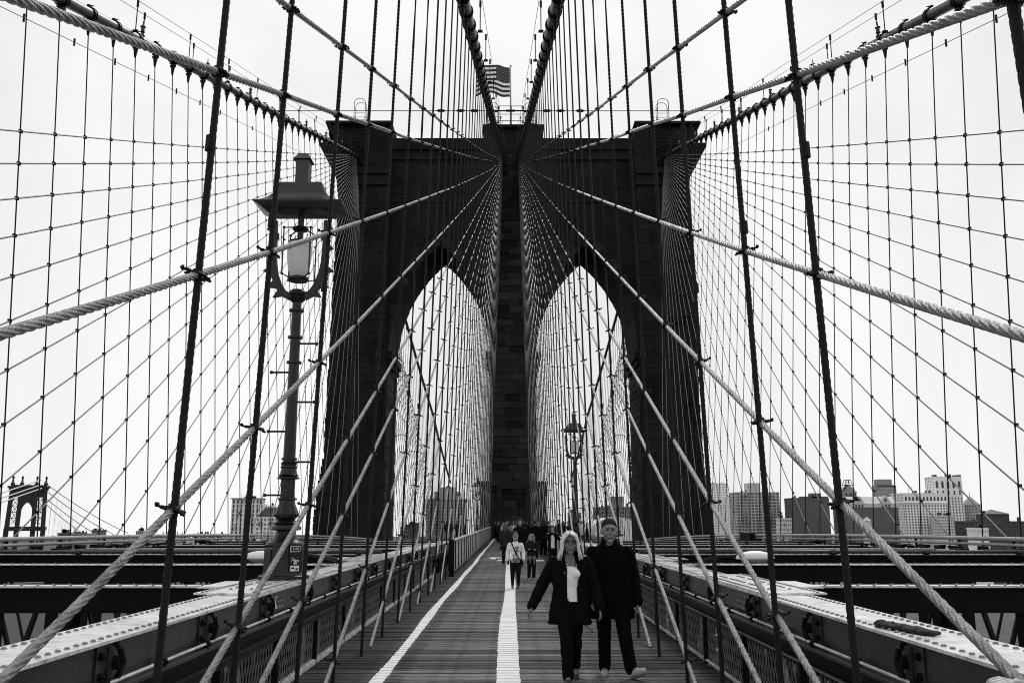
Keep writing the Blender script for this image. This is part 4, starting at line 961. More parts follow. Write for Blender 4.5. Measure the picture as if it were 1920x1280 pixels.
building('pale slab behind the mansard roof', 484, 512, 948, 900, .66, 9, 5, glass=.5)
for i, (a, b, c, Y, al) in enumerate(((108, 122, 1000, 600, .08), (172, 187, 994, 700, .12), (255, 268, 996, 640, .3), (130, 165, 1001, 620, .2), (296, 345, 1002, 900, .35), (360, 420, 1001, 1000, .4))):
    building(f'{("low dark shed", "small dark rooftop hut", "small grey block", "long grey shed", "pale low warehouse", "pale long terrace")[i]} peeping over the left railing pipes', a, b, c, Y, al, 3, 4, glass=.1, name='shed')
# through the arches
t, w, H, d, m_ = building('brick apartment block with a stepped crown, seen through the left arch', 799, 874, 936, 560, .2, 12, 10, glass=.1)
rbox(t, 560, 814, 862, 921, 937, m_, d=14); rbox(t, 560, 820, 854, 913, 922, m_, y0=2, d=12)
t, w, H, d, m_ = building('grey flat topped block with a rooftop box, seen through the right arch', 1116, 1189, 951, 600, .18, 9, 16, glass=.08, pierw=.4)
rbox(t, 600, 1147, 1170, 930, 952, m_, d=10)
building('low dark block at the foot of the left arch', 752, 783, 990, 400, .06, 3, 6, glass=.2)
building('low grey block low in the right arch', 1066, 1090, 962, 700, .2, 5, 4, glass=.1)
a = at(1108, 1004, 330); b = at(1207, 1004, 330); W = MB(); n_ = 16; R_ = (b[0] - a[0]) / 2
P = [(x, 2.0 * 3.4 * max(0, 1 - (x / R_) ** 2) ** .6) for x in np.linspace(-R_, R_, n_)]
W.prism([(-R_, -34)] + [(x, z * .75) for x, z in P] + [(R_, -34)], 'y', 0, 30)
W.obj('tent_roof', mat('white membrane', .78, .6, .05, .2), loc=None, label='white domed membrane roof on the far shore behind the man', cat='tent').location = ((a[0] + b[0]) / 2, 330, a[2] + 1.6)

# ---- the steel suspension bridge upriver
BY = 900.; u = at(45, 1003, BY); top = at(45, 911, BY)
sb = thing('steel_bridge_tower', 'distant steel suspension bridge tower with pointed arch and four finials, far left', 'bridge tower', (u[0], BY, GZ), rz=RAD(24))
HB = top[2] - GZ; sb.scale = (.8, 1, 1); MS = mat('far bridge steel', .016, .6, .15, .1)
hw = 19.5; legs = (-18.5, -8.2, 8.2, 18.5)
for x in legs:
    W = MB(); W.bx(x * 1.1 - 2.6, x * 1.1 + 2.6, -2.5, 4, 0, 30); W.add([(x * 1.08 - 2.5, -2.5, 30), (x * 1.08 + 2.5, -2.5, 30), (x * 1.08 + 2.5, 4, 30), (x * 1.08 - 2.5, 4, 30), (x - 2.3, -2.3, HB - 3), (x + 2.3, -2.3, HB - 3), (x + 2.3, 3.6, HB - 3), (x - 2.3, 3.6, HB - 3)], [(3, 2, 1, 0), (4, 5, 6, 7), (0, 1, 5, 4), (1, 2, 6, 5), (2, 3, 7, 6), (3, 0, 4, 7)]); W.obj('leg', MS, sb)
    W = MB(); W.lathe([(2.6, HB + 1), (2.6, HB + 3), (1.3, HB + 4), (1.3, HB + 6), (.7, HB + 6.5), (1.5, HB + 8), (1.5, HB + 9), (.2, HB + 10.4)], (x, .6, 0), 8); W.obj('finial', MS, sb)
for sd in (-1, 1):
    W = MB(); xa, xb = sd * 10.3, sd * 16.4; z = 34
    while z < HB - 10:
        W.bar((xa, .5, z), (xb, .5, z + 6.2), .45, .6); W.bar((xb, .5, z), (xa, .5, z + 6.2), .45, .6); W.bar((xa, .5, z + 6.2), (xb, .5, z + 6.2), .5, .7); z += 6.2
    W.obj('lattice_bracing', MS, sb, kind='stuff')
    MB().bx(sd * 9.5, sd * 17.5, -1.5, 2.5, HB - 11, HB - 3).obj('portal_panel', MS, sb)
V = []; F = []
for i in range(21):
    x = -6.4 + 12.8 * i / 20; c = 6.4 - 11.; z = HB - 26 + math.sqrt(max(0, 11 ** 2 - (abs(x) - c) ** 2)); V += [(x, -1.8, z), (x, -1.8, HB - 3), (x, 2.8, z), (x, 2.8, HB - 3)]
for i in range(20):
    a = i * 4; b = a + 4; F += [(a, b, b + 1, a + 1), (a + 2, a + 3, b + 3, b + 2), (a, a + 2, b + 2, b), (a + 1, b + 1, b + 3, a + 3)]
MB().add(V, F).obj('arch_panel', MS, sb)
W = MB(); W.bx(-22, 22, -3.5, 5, HB - 4, HB - 1.8); W.bx(-23.5, 23.5, -4.5, 6, HB - 1.8, HB); W.bx(-20, 20, -2, 3, HB, HB + 1.2); W.obj('cornice', MS, sb)
MB().bx(-20, 20, -6, 60, 28, 32).obj('deck', MS, sb)
MG = mat('far cable', .16, .7)
for i, (ya, sl) in enumerate(((903, 78), (916, 74), (930, 71), (941, 68))):
    P = []
    for t_ in np.linspace(0, 1, 16):
        x = 82 + t_ * (240 - i * 14 - 82); y = ya + t_ * sl * (1.32 - .32 * t_); p = at(x, y + 18 * t_, BY + i * 6 + 200 * t_); P.append(p)
    W = MB(); W.tube(P, .38, 5); o = W.obj('far_bridge_cable', MG, loc=tuple(P[0]), label=f'{ordinal(i + 1)} of four thin cables sloping right from the distant bridge tower, counted from the top', cat='cable', group='cables of the distant bridge')
    H_ = MB()
    for t_ in np.linspace(.05, .85, 14):
        k = t_ * 15; k0 = int(k); p = np.array(P[k0]) * (1 - k + k0) + np.array(P[k0 + 1]) * (k - k0) - np.array(P[0]); H_.tube([tuple(p), (p[0], p[1], -42)], .07, 4)
    H_.obj('hangers', mat('pale hanger', .5, .7), o, kind='stuff')
for i, (ya, yb) in enumerate(((913, 926), (922, 936), (929, 944))):
    P = [at(78 - 100 * t_, ya - 14 + (yb - ya + 20) * t_, BY - 8 - 160 * t_) for t_ in np.linspace(0, 1, 8)]
    MB().tube(P, .55, 6).obj('far_bridge_cable', mat('pale far cable', .6, .6), loc=tuple(P[0]), label=f'{ordinal(i + 1)} of three pale cables crossing the front of the distant bridge tower', cat='cable', group='pale cables of the distant bridge')
# small white ferry on the river
p = at(76, 1094, 596); fb_ = thing('ferry', 'small white ferry on the river, glimpsed under the left cross beams', 'boat', (p[0], 596, -38.2))
MB().prism([(-9, 0), (9, 0), (10.5, 2.2), (-9.5, 2.2)], 'y', -2.6, 2.6).obj('hull', M_WHITE, fb_); MB().bx(-7.5, 6, -2.1, 2.1, 2.2, 4.6).obj('cabin', M_WHITE, fb_); MB().bx(1, 5, -1.6, 1.6, 4.6, 6.4).obj('wheelhouse', M_WHITE, fb_)
for k in range(6): MB().bx(-6.9 + k * 2.1, -5.6 + k * 2.1, -2.18, -2.08, 3, 4.1).obj('window', M_GLASS, fb_)

# ================================================================== VEHICLES on the roadways below
def car(loc, label, m, van=False, rz=0):
    c = thing('delivery_van' if van else 'car', label, 'van' if van else 'car', loc, rz=rz)
    if van: prof = [(-2.6, .35), (2.6, .35), (2.6, 1.0), (2.3, 1.15), (1.7, 2.05), (1.5, 2.15), (-2.55, 2.15), (-2.6, 2.0)]; cab = None
    else: prof = [(-2.2, .35), (2.2, .35), (2.2, .72), (1.9, .85), (.95, .92), (.35, 1.38), (-1.0, 1.42), (-1.7, .98), (-2.15, .92)]
    V = []; n = len(prof)
    for x, k in ((-.88, .97), (-.8, 1), (.8, 1), (.88, .97)): V += [(x * (1 if z < 1 else .86), y * k, z if abs(x) < .85 else z * .985 + .01) for y, z in prof]
    F = [tuple(range(n))[::-1], tuple(range(3 * n, 4 * n))]
    for j in range(3): F += [(j * n + i, j * n + (i + 1) % n, (j + 1) * n + (i + 1) % n, (j + 1) * n + i) for i in range(n)]
    MB().add(V, F).obj('body', m, c, angle=35)
    W = MB()
    if van: W.add([(-.66, 2.28, 1.2), (.66, 2.28, 1.2), (.6, 1.74, 2.03), (-.6, 1.74, 2.03)], [(0, 1, 2, 3)])
    else: W.add([(-.66, .94, .95), (.66, .94, .95), (.6, .39, 1.365), (-.6, .39, 1.365)], [(0, 1, 2, 3)]); W.add([(-.66, -1.7, 1.0), (-.6, -1.04, 1.41), (.6, -1.04, 1.41), (.66, -1.7, 1.0)], [(0, 1, 2, 3)])
    W.v = [(x, y + (.012 if y > 0 else -.012), z + .012) for x, y, z in W.v]; W.obj('windscreen', M_GLASS, c)
    for sx in (-1, 1):
        W = MB(); W.bx(sx * .765, sx * .79, -.9 if not van else .6, .3 if not van else 1.6, 1.0 if not van else 1.2, 1.3 if not van else 1.8); W.obj('side_window', M_GLASS, c)
        for y in (-1.45, 1.45):
            w_ = MB().tube([(sx * .68, y, .33), (sx * .9, y, .33)], .33, 14).obj('wheel', mat('tyre rubber', .02, .8), c); MB().tube([(sx * .9, y, .33), (sx * .91, y, .33)], .19, 10).obj('rim', M_STEEL, w_)
        MB().ball((sx * .6, 2.18 if not van else 2.58, .66 if not van else .85), (.16, .05, .09), 8, 5).obj('headlight', M_WHITE, c); MB().box((sx * .66, -2.19 if not van else -2.6, .78), (.22, .04, .12)).obj('tail_light', M_DARK, c)
    return c
car((-6.6, 21.5, -4.5), 'white van on the lower left roadway, glimpsed through the mesh fence', mat('white vehicle paint', .75, .25, .03, 2, coat=.5), True, pi)
car((8.9, 41, -4.5), 'dark car on the lower right roadway, glimpsed between the beams', mat('dark vehicle paint', .03, .2, .05, 2, coat=.6))
car((6.0, 25.5, -4.5), 'pale silver car on the lower right roadway behind the mesh fence', mat('silver vehicle paint', .5, .25, .05, 2, coat=.6))

# ================================================================== PEOPLE
SKIN = mat('skin', .30, .5, .12, 6); 
def remesh(o, vox, it=4, tex=None):
    a = o.modifiers.new('remesh', 'REMESH'); a.mode = 'VOXEL'; a.voxel_size = vox; a.use_smooth_shade = True
    b = o.modifiers.new('smooth', 'SMOOTH'); b.factor = .5; b.iterations = it
    if tex:
        t = bpy.data.textures.get('folds') or bpy.data.textures.new('folds', 'CLOUDS'); t.noise_scale = .11; t.noise_depth = 2
        d = o.modifiers.new('folds', 'DISPLACE'); d.texture = t; d.strength = tex; d.mid_level = .5; d.texture_coords = 'LOCAL'
    return o
def hand(W, wr, dr, pal, k=1.0, curl=.6):
    """palm, four unequal fingers and a thumb; dr = wrist to knuckles, pal = direction the palm faces"""
    dr = Vector(dr).normalized(); pal = Vector(pal); pal = (pal - dr * pal.dot(dr)).normalized(); sd = dr.cross(pal); wr = Vector(wr)
    W.capsule(wr, wr + dr * .03 * k, .026 * k, .03 * k, 8)
    for q in (-.030, -.010, .010, .030): W.capsule(wr + dr * .02 * k + sd * q * .8 * k, wr + dr * .085 * k + sd * q * k, .015 * k, .0135 * k, 8)
    for q, l in ((-.032, .062), (-.011, .076), (.011, .080), (.032, .068)):
        a = wr + dr * .088 * k + sd * q * k; d1 = (dr * cos(curl * .6) + pal * sin(curl * .6)).normalized(); b = a + d1 * l * .5 * k
        d2 = (dr * cos(curl * 1.7) + pal * sin(curl * 1.7)).normalized(); c = b + d2 * l * .35 * k; d3 = (dr * cos(curl * 2.7) + pal * sin(curl * 2.7)).normalized()
        W.capsule(a, b, .0105 * k, .0098 * k, 8); W.capsule(b, c, .0098 * k, .009 * k, 8); W.capsule(c, c + d3 * l * .25 * k, .009 * k, .0075 * k, 8)
    a = wr + dr * .03 * k + sd * .03 * k; b = a + (dr * .7 + sd * .6 + pal * .35).normalized() * .042 * k; c = b + (dr * .85 + pal * .4 + sd * .1).normalized() * .032 * k
    W.capsule(a, b, .0135 * k, .0115 * k, 8); W.capsule(b, c, .0115 * k, .009 * k, 8)
def person(label, x, y, h, face=0, z=0, J={}, coat=.02, top=None, legs=.02, shoe=.03, hair=.03, hairstyle='short', hem=.42, wide=1.0, vox=.03, boots=False, female=False, skin=None, group='people walking on the promenade', headturn=0, kid=False, skirt=0):
    p = thing('person', label, 'person', (x, y, z), rz=face, group=group); D = vox < .015
    S = lambda *a: tuple(v * h for v in a)
    j = dict(hipL=(-.05, 0, .5), kneeL=(-.055, -.02, .28), ankL=(-.055, .02, .04), hipR=(.05, 0, .5), kneeR=(.055, -.02, .28), ankR=(.055, .02, .04),
             shL=(-.108, 0, .808), elL=(-.135, .02, .64), wrL=(-.13, -.03, .50), shR=(.108, 0, .808), elR=(.135, .02, .64), wrR=(.13, -.03, .50), head=(0, -.012, .93), neck=(0, .0, .84), toeL=(0, -1, 0), toeR=(0, -1, 0))
    j.update(J); P = {k: Vector(v) * h if not k.startswith('toe') else Vector(v) for k, v in j.items()}
    hs = (1.16 if kid else 1.09 if D else 1.03) * h; hd = P['head']; sk = SKIN if skin is None else mat(f'skin {skin}', skin, .5, .12, 6)
    Rh = Matrix.Rotation(headturn, 3, 'Z')
    # --- body: one surface
    B = MB(); B.ball(hd + Vector((0, .006 * hs, .012 * hs)), (.0475 * hs, .056 * hs, .056 * hs), 16, 12, Rh)
    def hp(a, b, c): return hd + Rh @ (Vector((a, b, c)) * hs)
    B.ball(hp(0, -.012, -.028), (.038 * hs, .042 * hs, .041 * hs), 14, 10, Rh)
    if D:
        B.ball(hp(0, -.056, -.008), (.0075 * hs, .012 * hs, .016 * hs), 8, 6, Rh); B.ball(hp(0, -.050, -.062), (.016 * hs, .012 * hs, .010 * hs), 8, 6)
        B.ball(hp(0, -.053, -.036), (.016 * hs, .007 * hs, .005 * hs), 8, 6); B.ball(hp(0, -.050, .022), (.034 * hs, .008 * hs, .006 * hs), 10, 6)
        for q in (-1, 1): B.ball(hp(q * .046, .006, -.006), (.006 * hs, .012 * hs, .019 * hs), 8, 6); B.ball(hp(q * .026, -.042, -.018), (.013 * hs, .012 * hs, .013 * hs), 8, 6)
    B.capsule(P['neck'] - Vector((0, 0, .04 * h)), hd + Vector((0, .008 * h, -.04 * h)), .034 * h, .030 * h, 12)
    nx = P['neck'].x; 
    B.loft([(0, 0, .47 * h, .075 * h, .055 * h), (0, 0, .52 * h, .085 * h, .06 * h), (nx * .3, 0, .61 * h, .068 * h, .05 * h), (nx * .7, -.004 * h, .72 * h, .085 * h, .058 * h), (nx, 0, .80 * h, .095 * h, .05 * h), (nx, 0, .835 * h, .05 * h, .036 * h)])
    for q in 'LR':
        B.capsule(P['hip' + q], P['knee' + q], .048 * h, .032 * h, 10); B.capsule(P['knee' + q], P['ank' + q], .030 * h, .022 * h, 10); B.capsule(P['ank' + q], P['ank' + q] + P['toe' + q] * .05 * h + Vector((0, 0, -.015 * h)), .022 * h, .018 * h, 8)
        B.capsule(P['sh' + q], P['el' + q], .030 * h, .023 * h, 10); B.capsule(P['el' + q], P['wr' + q], .022 * h, .016 * h, 10)
        d = P['wr' + q] - P['el' + q]
        if D: hand(B, P['wr' + q], d, (1 if q == 'L' else -1, .2, 0), h / 1.75, .5)
        else: B.capsule(P['wr' + q], P['wr' + q] + d.normalized() * .06 * h, .022 * h, .016 * h, 8)
    remesh(B.obj('body', sk, p, True), min(vox, .009) if D else vox * .8, 2 if D else 1)
    # --- coat
    mc = mat(f'clothes {coat}', coat if coat > .1 else coat * .5, .95, .25, 7, spec=.06); C_ = MB(); wd = wide; lean = nx
    hw = .105 * h * wd
    secs = [(0, 0, hem * h, hw * (1.1 if female else 1.06), .085 * h), (0, 0, (hem + .08) * h, hw * 1.02, .078 * h), (lean * .3, 0, .62 * h, hw * (.82 if female else .93), .068 * h), (lean * .7, -.004 * h, .73 * h, hw * .98, .075 * h), (lean, .0, .79 * h, hw * .86, .066 * h), (lean, .004 * h, .825 * h, hw * .60, .052 * h), (lean, .006 * h, .86 * h, .046 * h, .042 * h)]
    if hem < .7: C_.loft(secs, 18)
    for q in 'LR':
        C_.capsule(P['sh' + q] + Vector((0, 0, -.016 * h)), P['el' + q], (.047 if D else .045) * h, (.044 if D else .038) * h, 12); C_.capsule(P['el' + q], P['el' + q].lerp(P['wr' + q], 1.02), (.043 if D else .037) * h, (.037 if D else .031) * h, 12)
    if D and not female: C_.tube([(lean + .045 * h * cos(a) * 1.05, .006 * h + .042 * h * sin(a), (.868 + .012 * sin(a)) * h) for a in np.linspace(-1.2, pi + 1.2, 12)], .014 * h, 8)
    coat_o = remesh(C_.obj('coat' if hem < .5 else 'top', mc, p, True), vox, 3, .035 if D else None)
    if D and female:          # the jacket hangs open: take the front opening out of its surface
        bpy.context.view_layer.update(); me = bpy.data.meshes.new_from_object(coat_o.evaluated_get(bpy.context.evaluated_depsgraph_get()))
        import bmesh
        bm = bmesh.new(); bm.from_mesh(me); kill = []
        for f_ in bm.faces:
            c = f_.calc_center_median(); zz = c.z / h
            if c.y < .01 and .525 < zz < .93:
                xl = -.022 - .02 * max(0, (zz - .74) / .1); xr = float(np.interp(zz, [.52, .60, .70, .76, .80, .86], [.052, .046, .066, .05, .04, .03]))
                if zz < .55: xl += (.55 - zz) * .6
                if xl * h < c.x < xr * h: kill.append(f_)
        bmesh.ops.delete(bm, geom=kill, context='FACES'); bm.to_mesh(me); bm.free(); coat_o.modifiers.clear(); coat_o.data = me
        sf = coat_o.modifiers.new('thickness', 'SOLIDIFY'); sf.thickness = .014; sf.offset = -1
    # --- trousers
    ml_ = mat(f'clothes {legs}', legs if legs > .1 else legs * .5, .95, .25, 7, spec=.06); Tm = MB(); Tm.loft([(0, 0, .455 * h, .078 * h, .06 * h), (0, 0, .52 * h, .09 * h, .066 * h), (0, 0, .585 * h, .078 * h, .058 * h)], 16)
    for q in 'LR': Tm.capsule(P['hip' + q], P['knee' + q], .060 * h, .046 * h, 12); Tm.capsule(P['knee' + q], P['ank' + q].lerp(P['knee' + q], .02), .046 * h, .040 * h if not boots else .028 * h, 12)
    if skirt: Tm.loft([(0, 0, skirt * h, .10 * h, .08 * h), (0, 0, .56 * h, .08 * h, .06 * h)], 14)
    remesh(Tm.obj('trousers', ml_, p, True), vox, 2, .02 if D else None)
    # --- shoes
    ms = mat(f'shoe {shoe}', shoe, .6, .2, 9)
    for q in 'LR':
        t = P['toe' + q].normalized(); a = P['ank' + q]; G = MB(); t2 = Vector((t.x, t.y, 0)).normalized(); up = Vector((0, 0, -1)) if abs(t.z) < .2 else (Vector((0, 0, -1)) - t * (-t.z)).normalized()
        b0 = a + up * .022 * h; G.capsule(b0 - t * .018 * h, b0 + t * .05 * h, .024 * h, .024 * h, 10); G.capsule(b0 + t * .04 * h + up * .004 * h, b0 + t * .095 * h + up * .006 * h, .024 * h, .020 * h, 10)
        G.capsule(a, a + (P['knee' + q] - a) * (.52 if boots else .06), .028 * h, .036 * h if boots else .027 * h, 10)
        so = remesh(G.obj('boot' if boots else 'shoe', ms, p, True), max(.008, vox * .7), 2)
        if D:
            K = MB(); sdv = t.cross(up); K.v = []
            for tt, w_ in ((-.042, .016), (-.02, .024), (.04, .025), (.09, .026), (.118, .014)):
                for sg in (-1, 1):
                    for e in (.024, .033): K.v.append(tuple(b0 + t * tt * h + sdv * sg * w_ * h + up * e * h))
            n_ = 5
            for i in range(n_ - 1):
                o_ = i * 4; e_ = o_ + 4; K.f += [(o_, e_, e_ + 1, o_ + 1), (o_ + 2, o_ + 3, e_ + 3, e_ + 2), (o_, o_ + 2, e_ + 2, e_), (o_ + 1, e_ + 1, e_ + 3, o_ + 3)]
            K.f += [(0, 1, 3, 2), (16, 18, 19, 17)]; K.obj('sole', mat('sole', .10 if shoe < .2 else .45, .7), so)
    # --- hair
    mh = mat(f'hair {hair}', hair, .45 if hair > .2 else .8, .35, 30, .5, 90, stretch=(1, 1, .15), spec=.4 if hair > .2 else .08); Hm = MB()
    Hm.ball(hp(0, .012, .027), (.050 * hs, .056 * hs, .053 * hs), 14, 10, Rh)
    if hairstyle == 'short': Hm.ball(hp(0, .028, -.006), (.0475 * hs, .042 * hs, .04 * hs), 12, 8, Rh)
    if hairstyle in ('long', 'bob'):
        L_ = -.11 if hairstyle == 'long' else -.085
        for q in (-1, 1):
            Hm.capsule(hp(q * .030, -.026, .056), hp(q * .050, -.020, .0), .014 * hs, .013 * hs, 10); Hm.capsule(hp(q * .052, -.018, .0), hp(q * .058, -.02, L_ * .62), .014 * hs, .015 * hs, 10); Hm.capsule(hp(q * .058, -.022, L_ * .6), hp(q * .07, -.03, L_ * 1.02), .014 * hs, .007 * hs, 10); Hm.capsule(hp(q * .052, .012, .0), hp(q * .054, .018, L_ * .9), .024 * hs, .016 * hs, 10)
        Hm.capsule(hp(0, .04, 0), hp(0, .045, L_), .036 * hs, .032 * hs, 10); Hm.ball(hp(0, -.012, .058), (.034 * hs, .03 * hs, .02 * hs), 12, 8)
    if hairstyle == 'bun': Hm.ball(hp(0, .03, .075), (.024 * hs,) * 3, 10, 8)
    if hairstyle == 'cap': Hm.ball(hp(0, -.055, .045), (.036 * hs, .035 * hs, .007 * hs), 10, 6)
    if hairstyle == 'pony': Hm.capsule(hp(0, .06, .02), hp(.02, .07, -.1), .022 * hs, .014 * hs, 8)
    if D and hairstyle == 'long':
        Hm = MB(); rg = random.Random(4)
        for q in (-1, 1):
            for k in range(70):
                u = k / 69; y0 = -.050 + .112 * u; zt = .072 - .5 * (y0 - .004) ** 2 / .1 - .004; th = rg.uniform(-.004, .004)
                bk = max(0, u - .45) / .55; sx_ = .050 * (1 - .55 * bk ** 2) + rg.uniform(0, .004)
                fr = max(0, 1 - u / .35); sx_ -= .007 * fr; w1, w2 = rg.uniform(-.004, .006), rg.uniform(-.010, .014)
                P_ = [hp(q * .002 - .006, y0 * .92, zt + .004), hp(q * .022, y0 * .98 - .002, zt - .004 - .004 * fr), hp(q * (.040 - .004 * fr), y0 * .9 + .004 - .008 * fr, zt - .022 + th), hp(q * sx_, y0 * .62 + .012 - .018 * fr, .012 + th), hp(q * (sx_ + .003), y0 * .55 + .012 - .020 * fr, -.03), hp(q * (sx_ + .012 + w1), y0 * .55 + .010 - .018 * fr, -.068), hp(q * (sx_ + .019 + w2), y0 * .6 - .004 - .012 * fr, -.088 - rg.uniform(0, .022))]
                Hm.tube(P_, [.0062 * hs, .0075 * hs, .0078 * hs, .0078 * hs, .0075 * hs, .0062 * hs, .0015 * hs], 6)
        Hm.obj('hair', mh, p, True); hairstyle = 'bald'
    if hairstyle != 'bald': remesh(Hm.obj('hair' if hairstyle != 'cap' else 'cap', mh, p, True), max(.007, vox * .6), 2)
    # --- face details
    if D or vox < .024:
        for q in (-1, 1):
            MB().ball(hp(q * .0185, -.0475, .008), (.0085 * hs, .006 * hs, .0045 * hs), 8, 6, Rh).obj('eye', mat('eye', .02, .3), p, True)
            MB().capsule(hp(q * .009, -.053, .0225), hp(q * .030, -.047, .022), .0030 * hs, .0024 * hs, 6).obj('eyebrow', mat('brow', .03, .7), p, True)
        MB().capsule(hp(-.014, -.0525, -.039), hp(.014, -.0525, -.039), .0042 * hs, None, 6).obj('mouth', mat('lips', .07, .5), p, True)
    if top is not None:
        mt = mat(f'clothes {top}', top, .8, .06, 9, .3, 14); Q = MB()
        if hem < .55 and D:
            Q.loft([(0, -.004 * h, .50 * h, .090 * h, .066 * h), (0, -.004 * h, .55 * h, .085 * h, .064 * h), (0, -.006 * h, .62 * h, .074 * h, .060 * h), (0, -.010 * h, .69 * h, .084 * h, .066 * h), (0, -.008 * h, .735 * h, .085 * h, .064 * h), (0, -.002 * h, .765 * h, .075 * h, .052 * h)], 18); Q.ball((.040 * h, -.050 * h, .712 * h), (.036 * h, .034 * h, .036 * h), 12, 8); Q.ball((-.034 * h, -.036 * h, .712 * h), (.034 * h, .032 * h, .036 * h), 12, 8)
        else: Q.loft([(0, -.02 * h, .50 * h, .07 * h, .066 * h), (0, -.018 * h, .62 * h, .062 * h, .062 * h), (0, -.022 * h, .74 * h, .07 * h, .066 * h), (0, -.014 * h, .80 * h, .06 * h, .052 * h)], 14)
        remesh(Q.obj('shirt', mt, p, True), vox, 2)
    return p
# the couple in front
wom = person('woman with blonde hair and glasses, open dark jacket over white top, walking', .70, 10.75, 1.70, 0, coat=.012, top=.92, legs=.012, shoe=.02, hair=.66, hairstyle='long', hem=.375, wide=1.36, vox=.011, female=True, skin=.16,
    J=dict(shL=(-.115, 0, .80), elL=(-.19, .02, .635), wrL=(-.262, -.01, .50), elR=(.17, .03, .64), wrR=(.20, -.03, .485), kneeL=(-.03, -.06, .28), ankL=(-.025, -.10, .045), kneeR=(.035, .01, .28), ankR=(.04, .16, .075), hipL=(-.045, 0, .5), hipR=(.045, 0, .5), head=(.004, -.02, .920), toeL=(-.05, -1, -.05), toeR=(.1, -.8, -.55)))
hsw = 1.09 * 1.70
for q in (-1, 1):
    c = Vector((q * .0195 * hsw + .007, -.02 * 1.7 - .058 * hsw, .920 * 1.70 + .006 * hsw))
    W = MB(); W.tube([(c.x + .0165 * hsw * cos(a), c.y + .004 * abs(cos(a)), c.z + .0105 * hsw * sin(a)) for a in np.linspace(0, 2 * pi, 17)], .0024, 6)
    W.tube([(c.x + q * .0165 * hsw, c.y, c.z), (c.x + q * .028 * hsw, c.y + .045 * hsw, c.z)], .0022, 6); W.obj('glasses', M_CLAMP, wom)
nk = MB(); nk.tube([(.06 * cos(a) + .02, -.085 - .02 * -sin(a) * 0 - .025 * max(0, -sin(a)), 1.335 + .09 * sin(a) * (1 if sin(a) < 0 else .2)) for a in np.linspace(-pi, 0, 12)], .0022, 5); nk.box((.02, -.118, 1.235), (.012, .006, .032)); nk.box((.02, -.118, 1.243), (.026, .006, .01)); nk.obj('necklace', mat('silver', .8, .2, .05, 2, metal=.8), wom)
W = MB(); W.tube([(-.058, -.148, 1.235), (-.068, -.155, 1.23), (-.068, -.155, 1.215), (-.058, -.15, 1.21)], .0025, 6); W.obj('jacket_toggle', mat('silver', .8), wom)
W = MB(); W.tube([(.15, -.05, .70), (.17, -.07, .63), (.22, -.08, .59), (.25, -.08, .56)], .004, 5); W.ball((.25, -.08, .56), .011, 6, 5); W.obj('drawcord', M_CLAMP, wom)
person('man with cropped dark hair in long black coat and pale shoes, mid stride', 1.23, 11.15, 1.83, 0, coat=.008, legs=.010, shoe=.42, hair=.02, hairstyle='crop', hem=.36, wide=1.42, vox=.011, skin=.19,
    J=dict(shL=(-.118, 0, .80), shR=(.118, 0, .80), elL=(-.15, .03, .635), wrL=(-.135, -.05, .49), elR=(.16, .03, .635), wrR=(.17, -.02, .47), hipL=(-.055, 0, .5), kneeL=(-.05, 0, .28), ankL=(-.045, .06, .04), hipR=(.055, 0, .5), kneeR=(.075, -.06, .285), ankR=(.105, -.13, .052), head=(-.006, -.034, .926), neck=(-.004, -.010, .845), toeL=(-.15, -1, -.05), toeR=(.75, -.75, .42)))
# girls and the nearer walkers
girl = person('girl in white long sleeved top with shoulder bag, dark boots, standing on the white line', .14, 24.9, 1.46, 0, coat=.88, legs=.025, shoe=.02, hair=.14, hairstyle='bun', hem=.47, wide=.9, vox=.018, boots=True, kid=True, skin=.28, J=dict(elL=(-.15, .02, .65), wrL=(-.155, -.03, .52), elR=(.15, .01, .65), wrR=(.15, -.04, .53)))
W = MB(); W.tube([(-.11, -.06, 1.2), (-.02, -.135, 1.0), (.08, -.13, .82), (.14, -.06, .74)], .016, 6); W.obj('bag_strap', M_CLAMP, girl)
W = MB(); W.ball((.0, -.125, .76), (.10, .04, .07), 10, 6); W.obj('bag', mat('grey bag', .2, .7, .4, 14), girl, True)
W = MB(); rr = random.Random(2)
for k in range(14): W.ball((rr.uniform(-.06, .08), -.122, rr.uniform(.86, 1.1)), (.02, .012, .026), 6, 4)
W.obj('shirt_print', mat('grey print', .08, .8, .5, 20), girl)
W = MB()
for q in (-1, 1): W.tube([(q * .08 + .055 * cos(a), .02 + .055 * sin(a), .30) for a in np.linspace(0, 2 * pi, 10)], .022, 6)
W.obj('boot_cuff', mat('pale fleece', .5, .9), girl)
g2 = person('girl with curly hair and a jacket tied round her waist, beside the white line', .66, 28.4, 1.38, RAD(8), coat=.03, legs=.02, shoe=.3, hair=.2, hairstyle='bob', hem=.5, wide=.95, vox=.02, kid=True, headturn=-.6, J=dict(elL=(-.13, -.03, .66), wrL=(.02, -.09, .66), elR=(.14, -.02, .66), wrR=(-.03, -.09, .67)))
W = MB(); W.loft([(0, 0, .60, .16, .13), (0, 0, .74, .14, .11)], 14); W.tube([(.05, -.12, .72), (.07, -.15, .6), (.06, -.15, .46)], .03, 6); W.tube([(-.05, -.12, .72), (-.06, -.15, .6), (-.05, -.14, .5)], .03, 6); W.obj('tied_jacket', mat('checked cloth', .12, .9, .5, 12), g2, True)
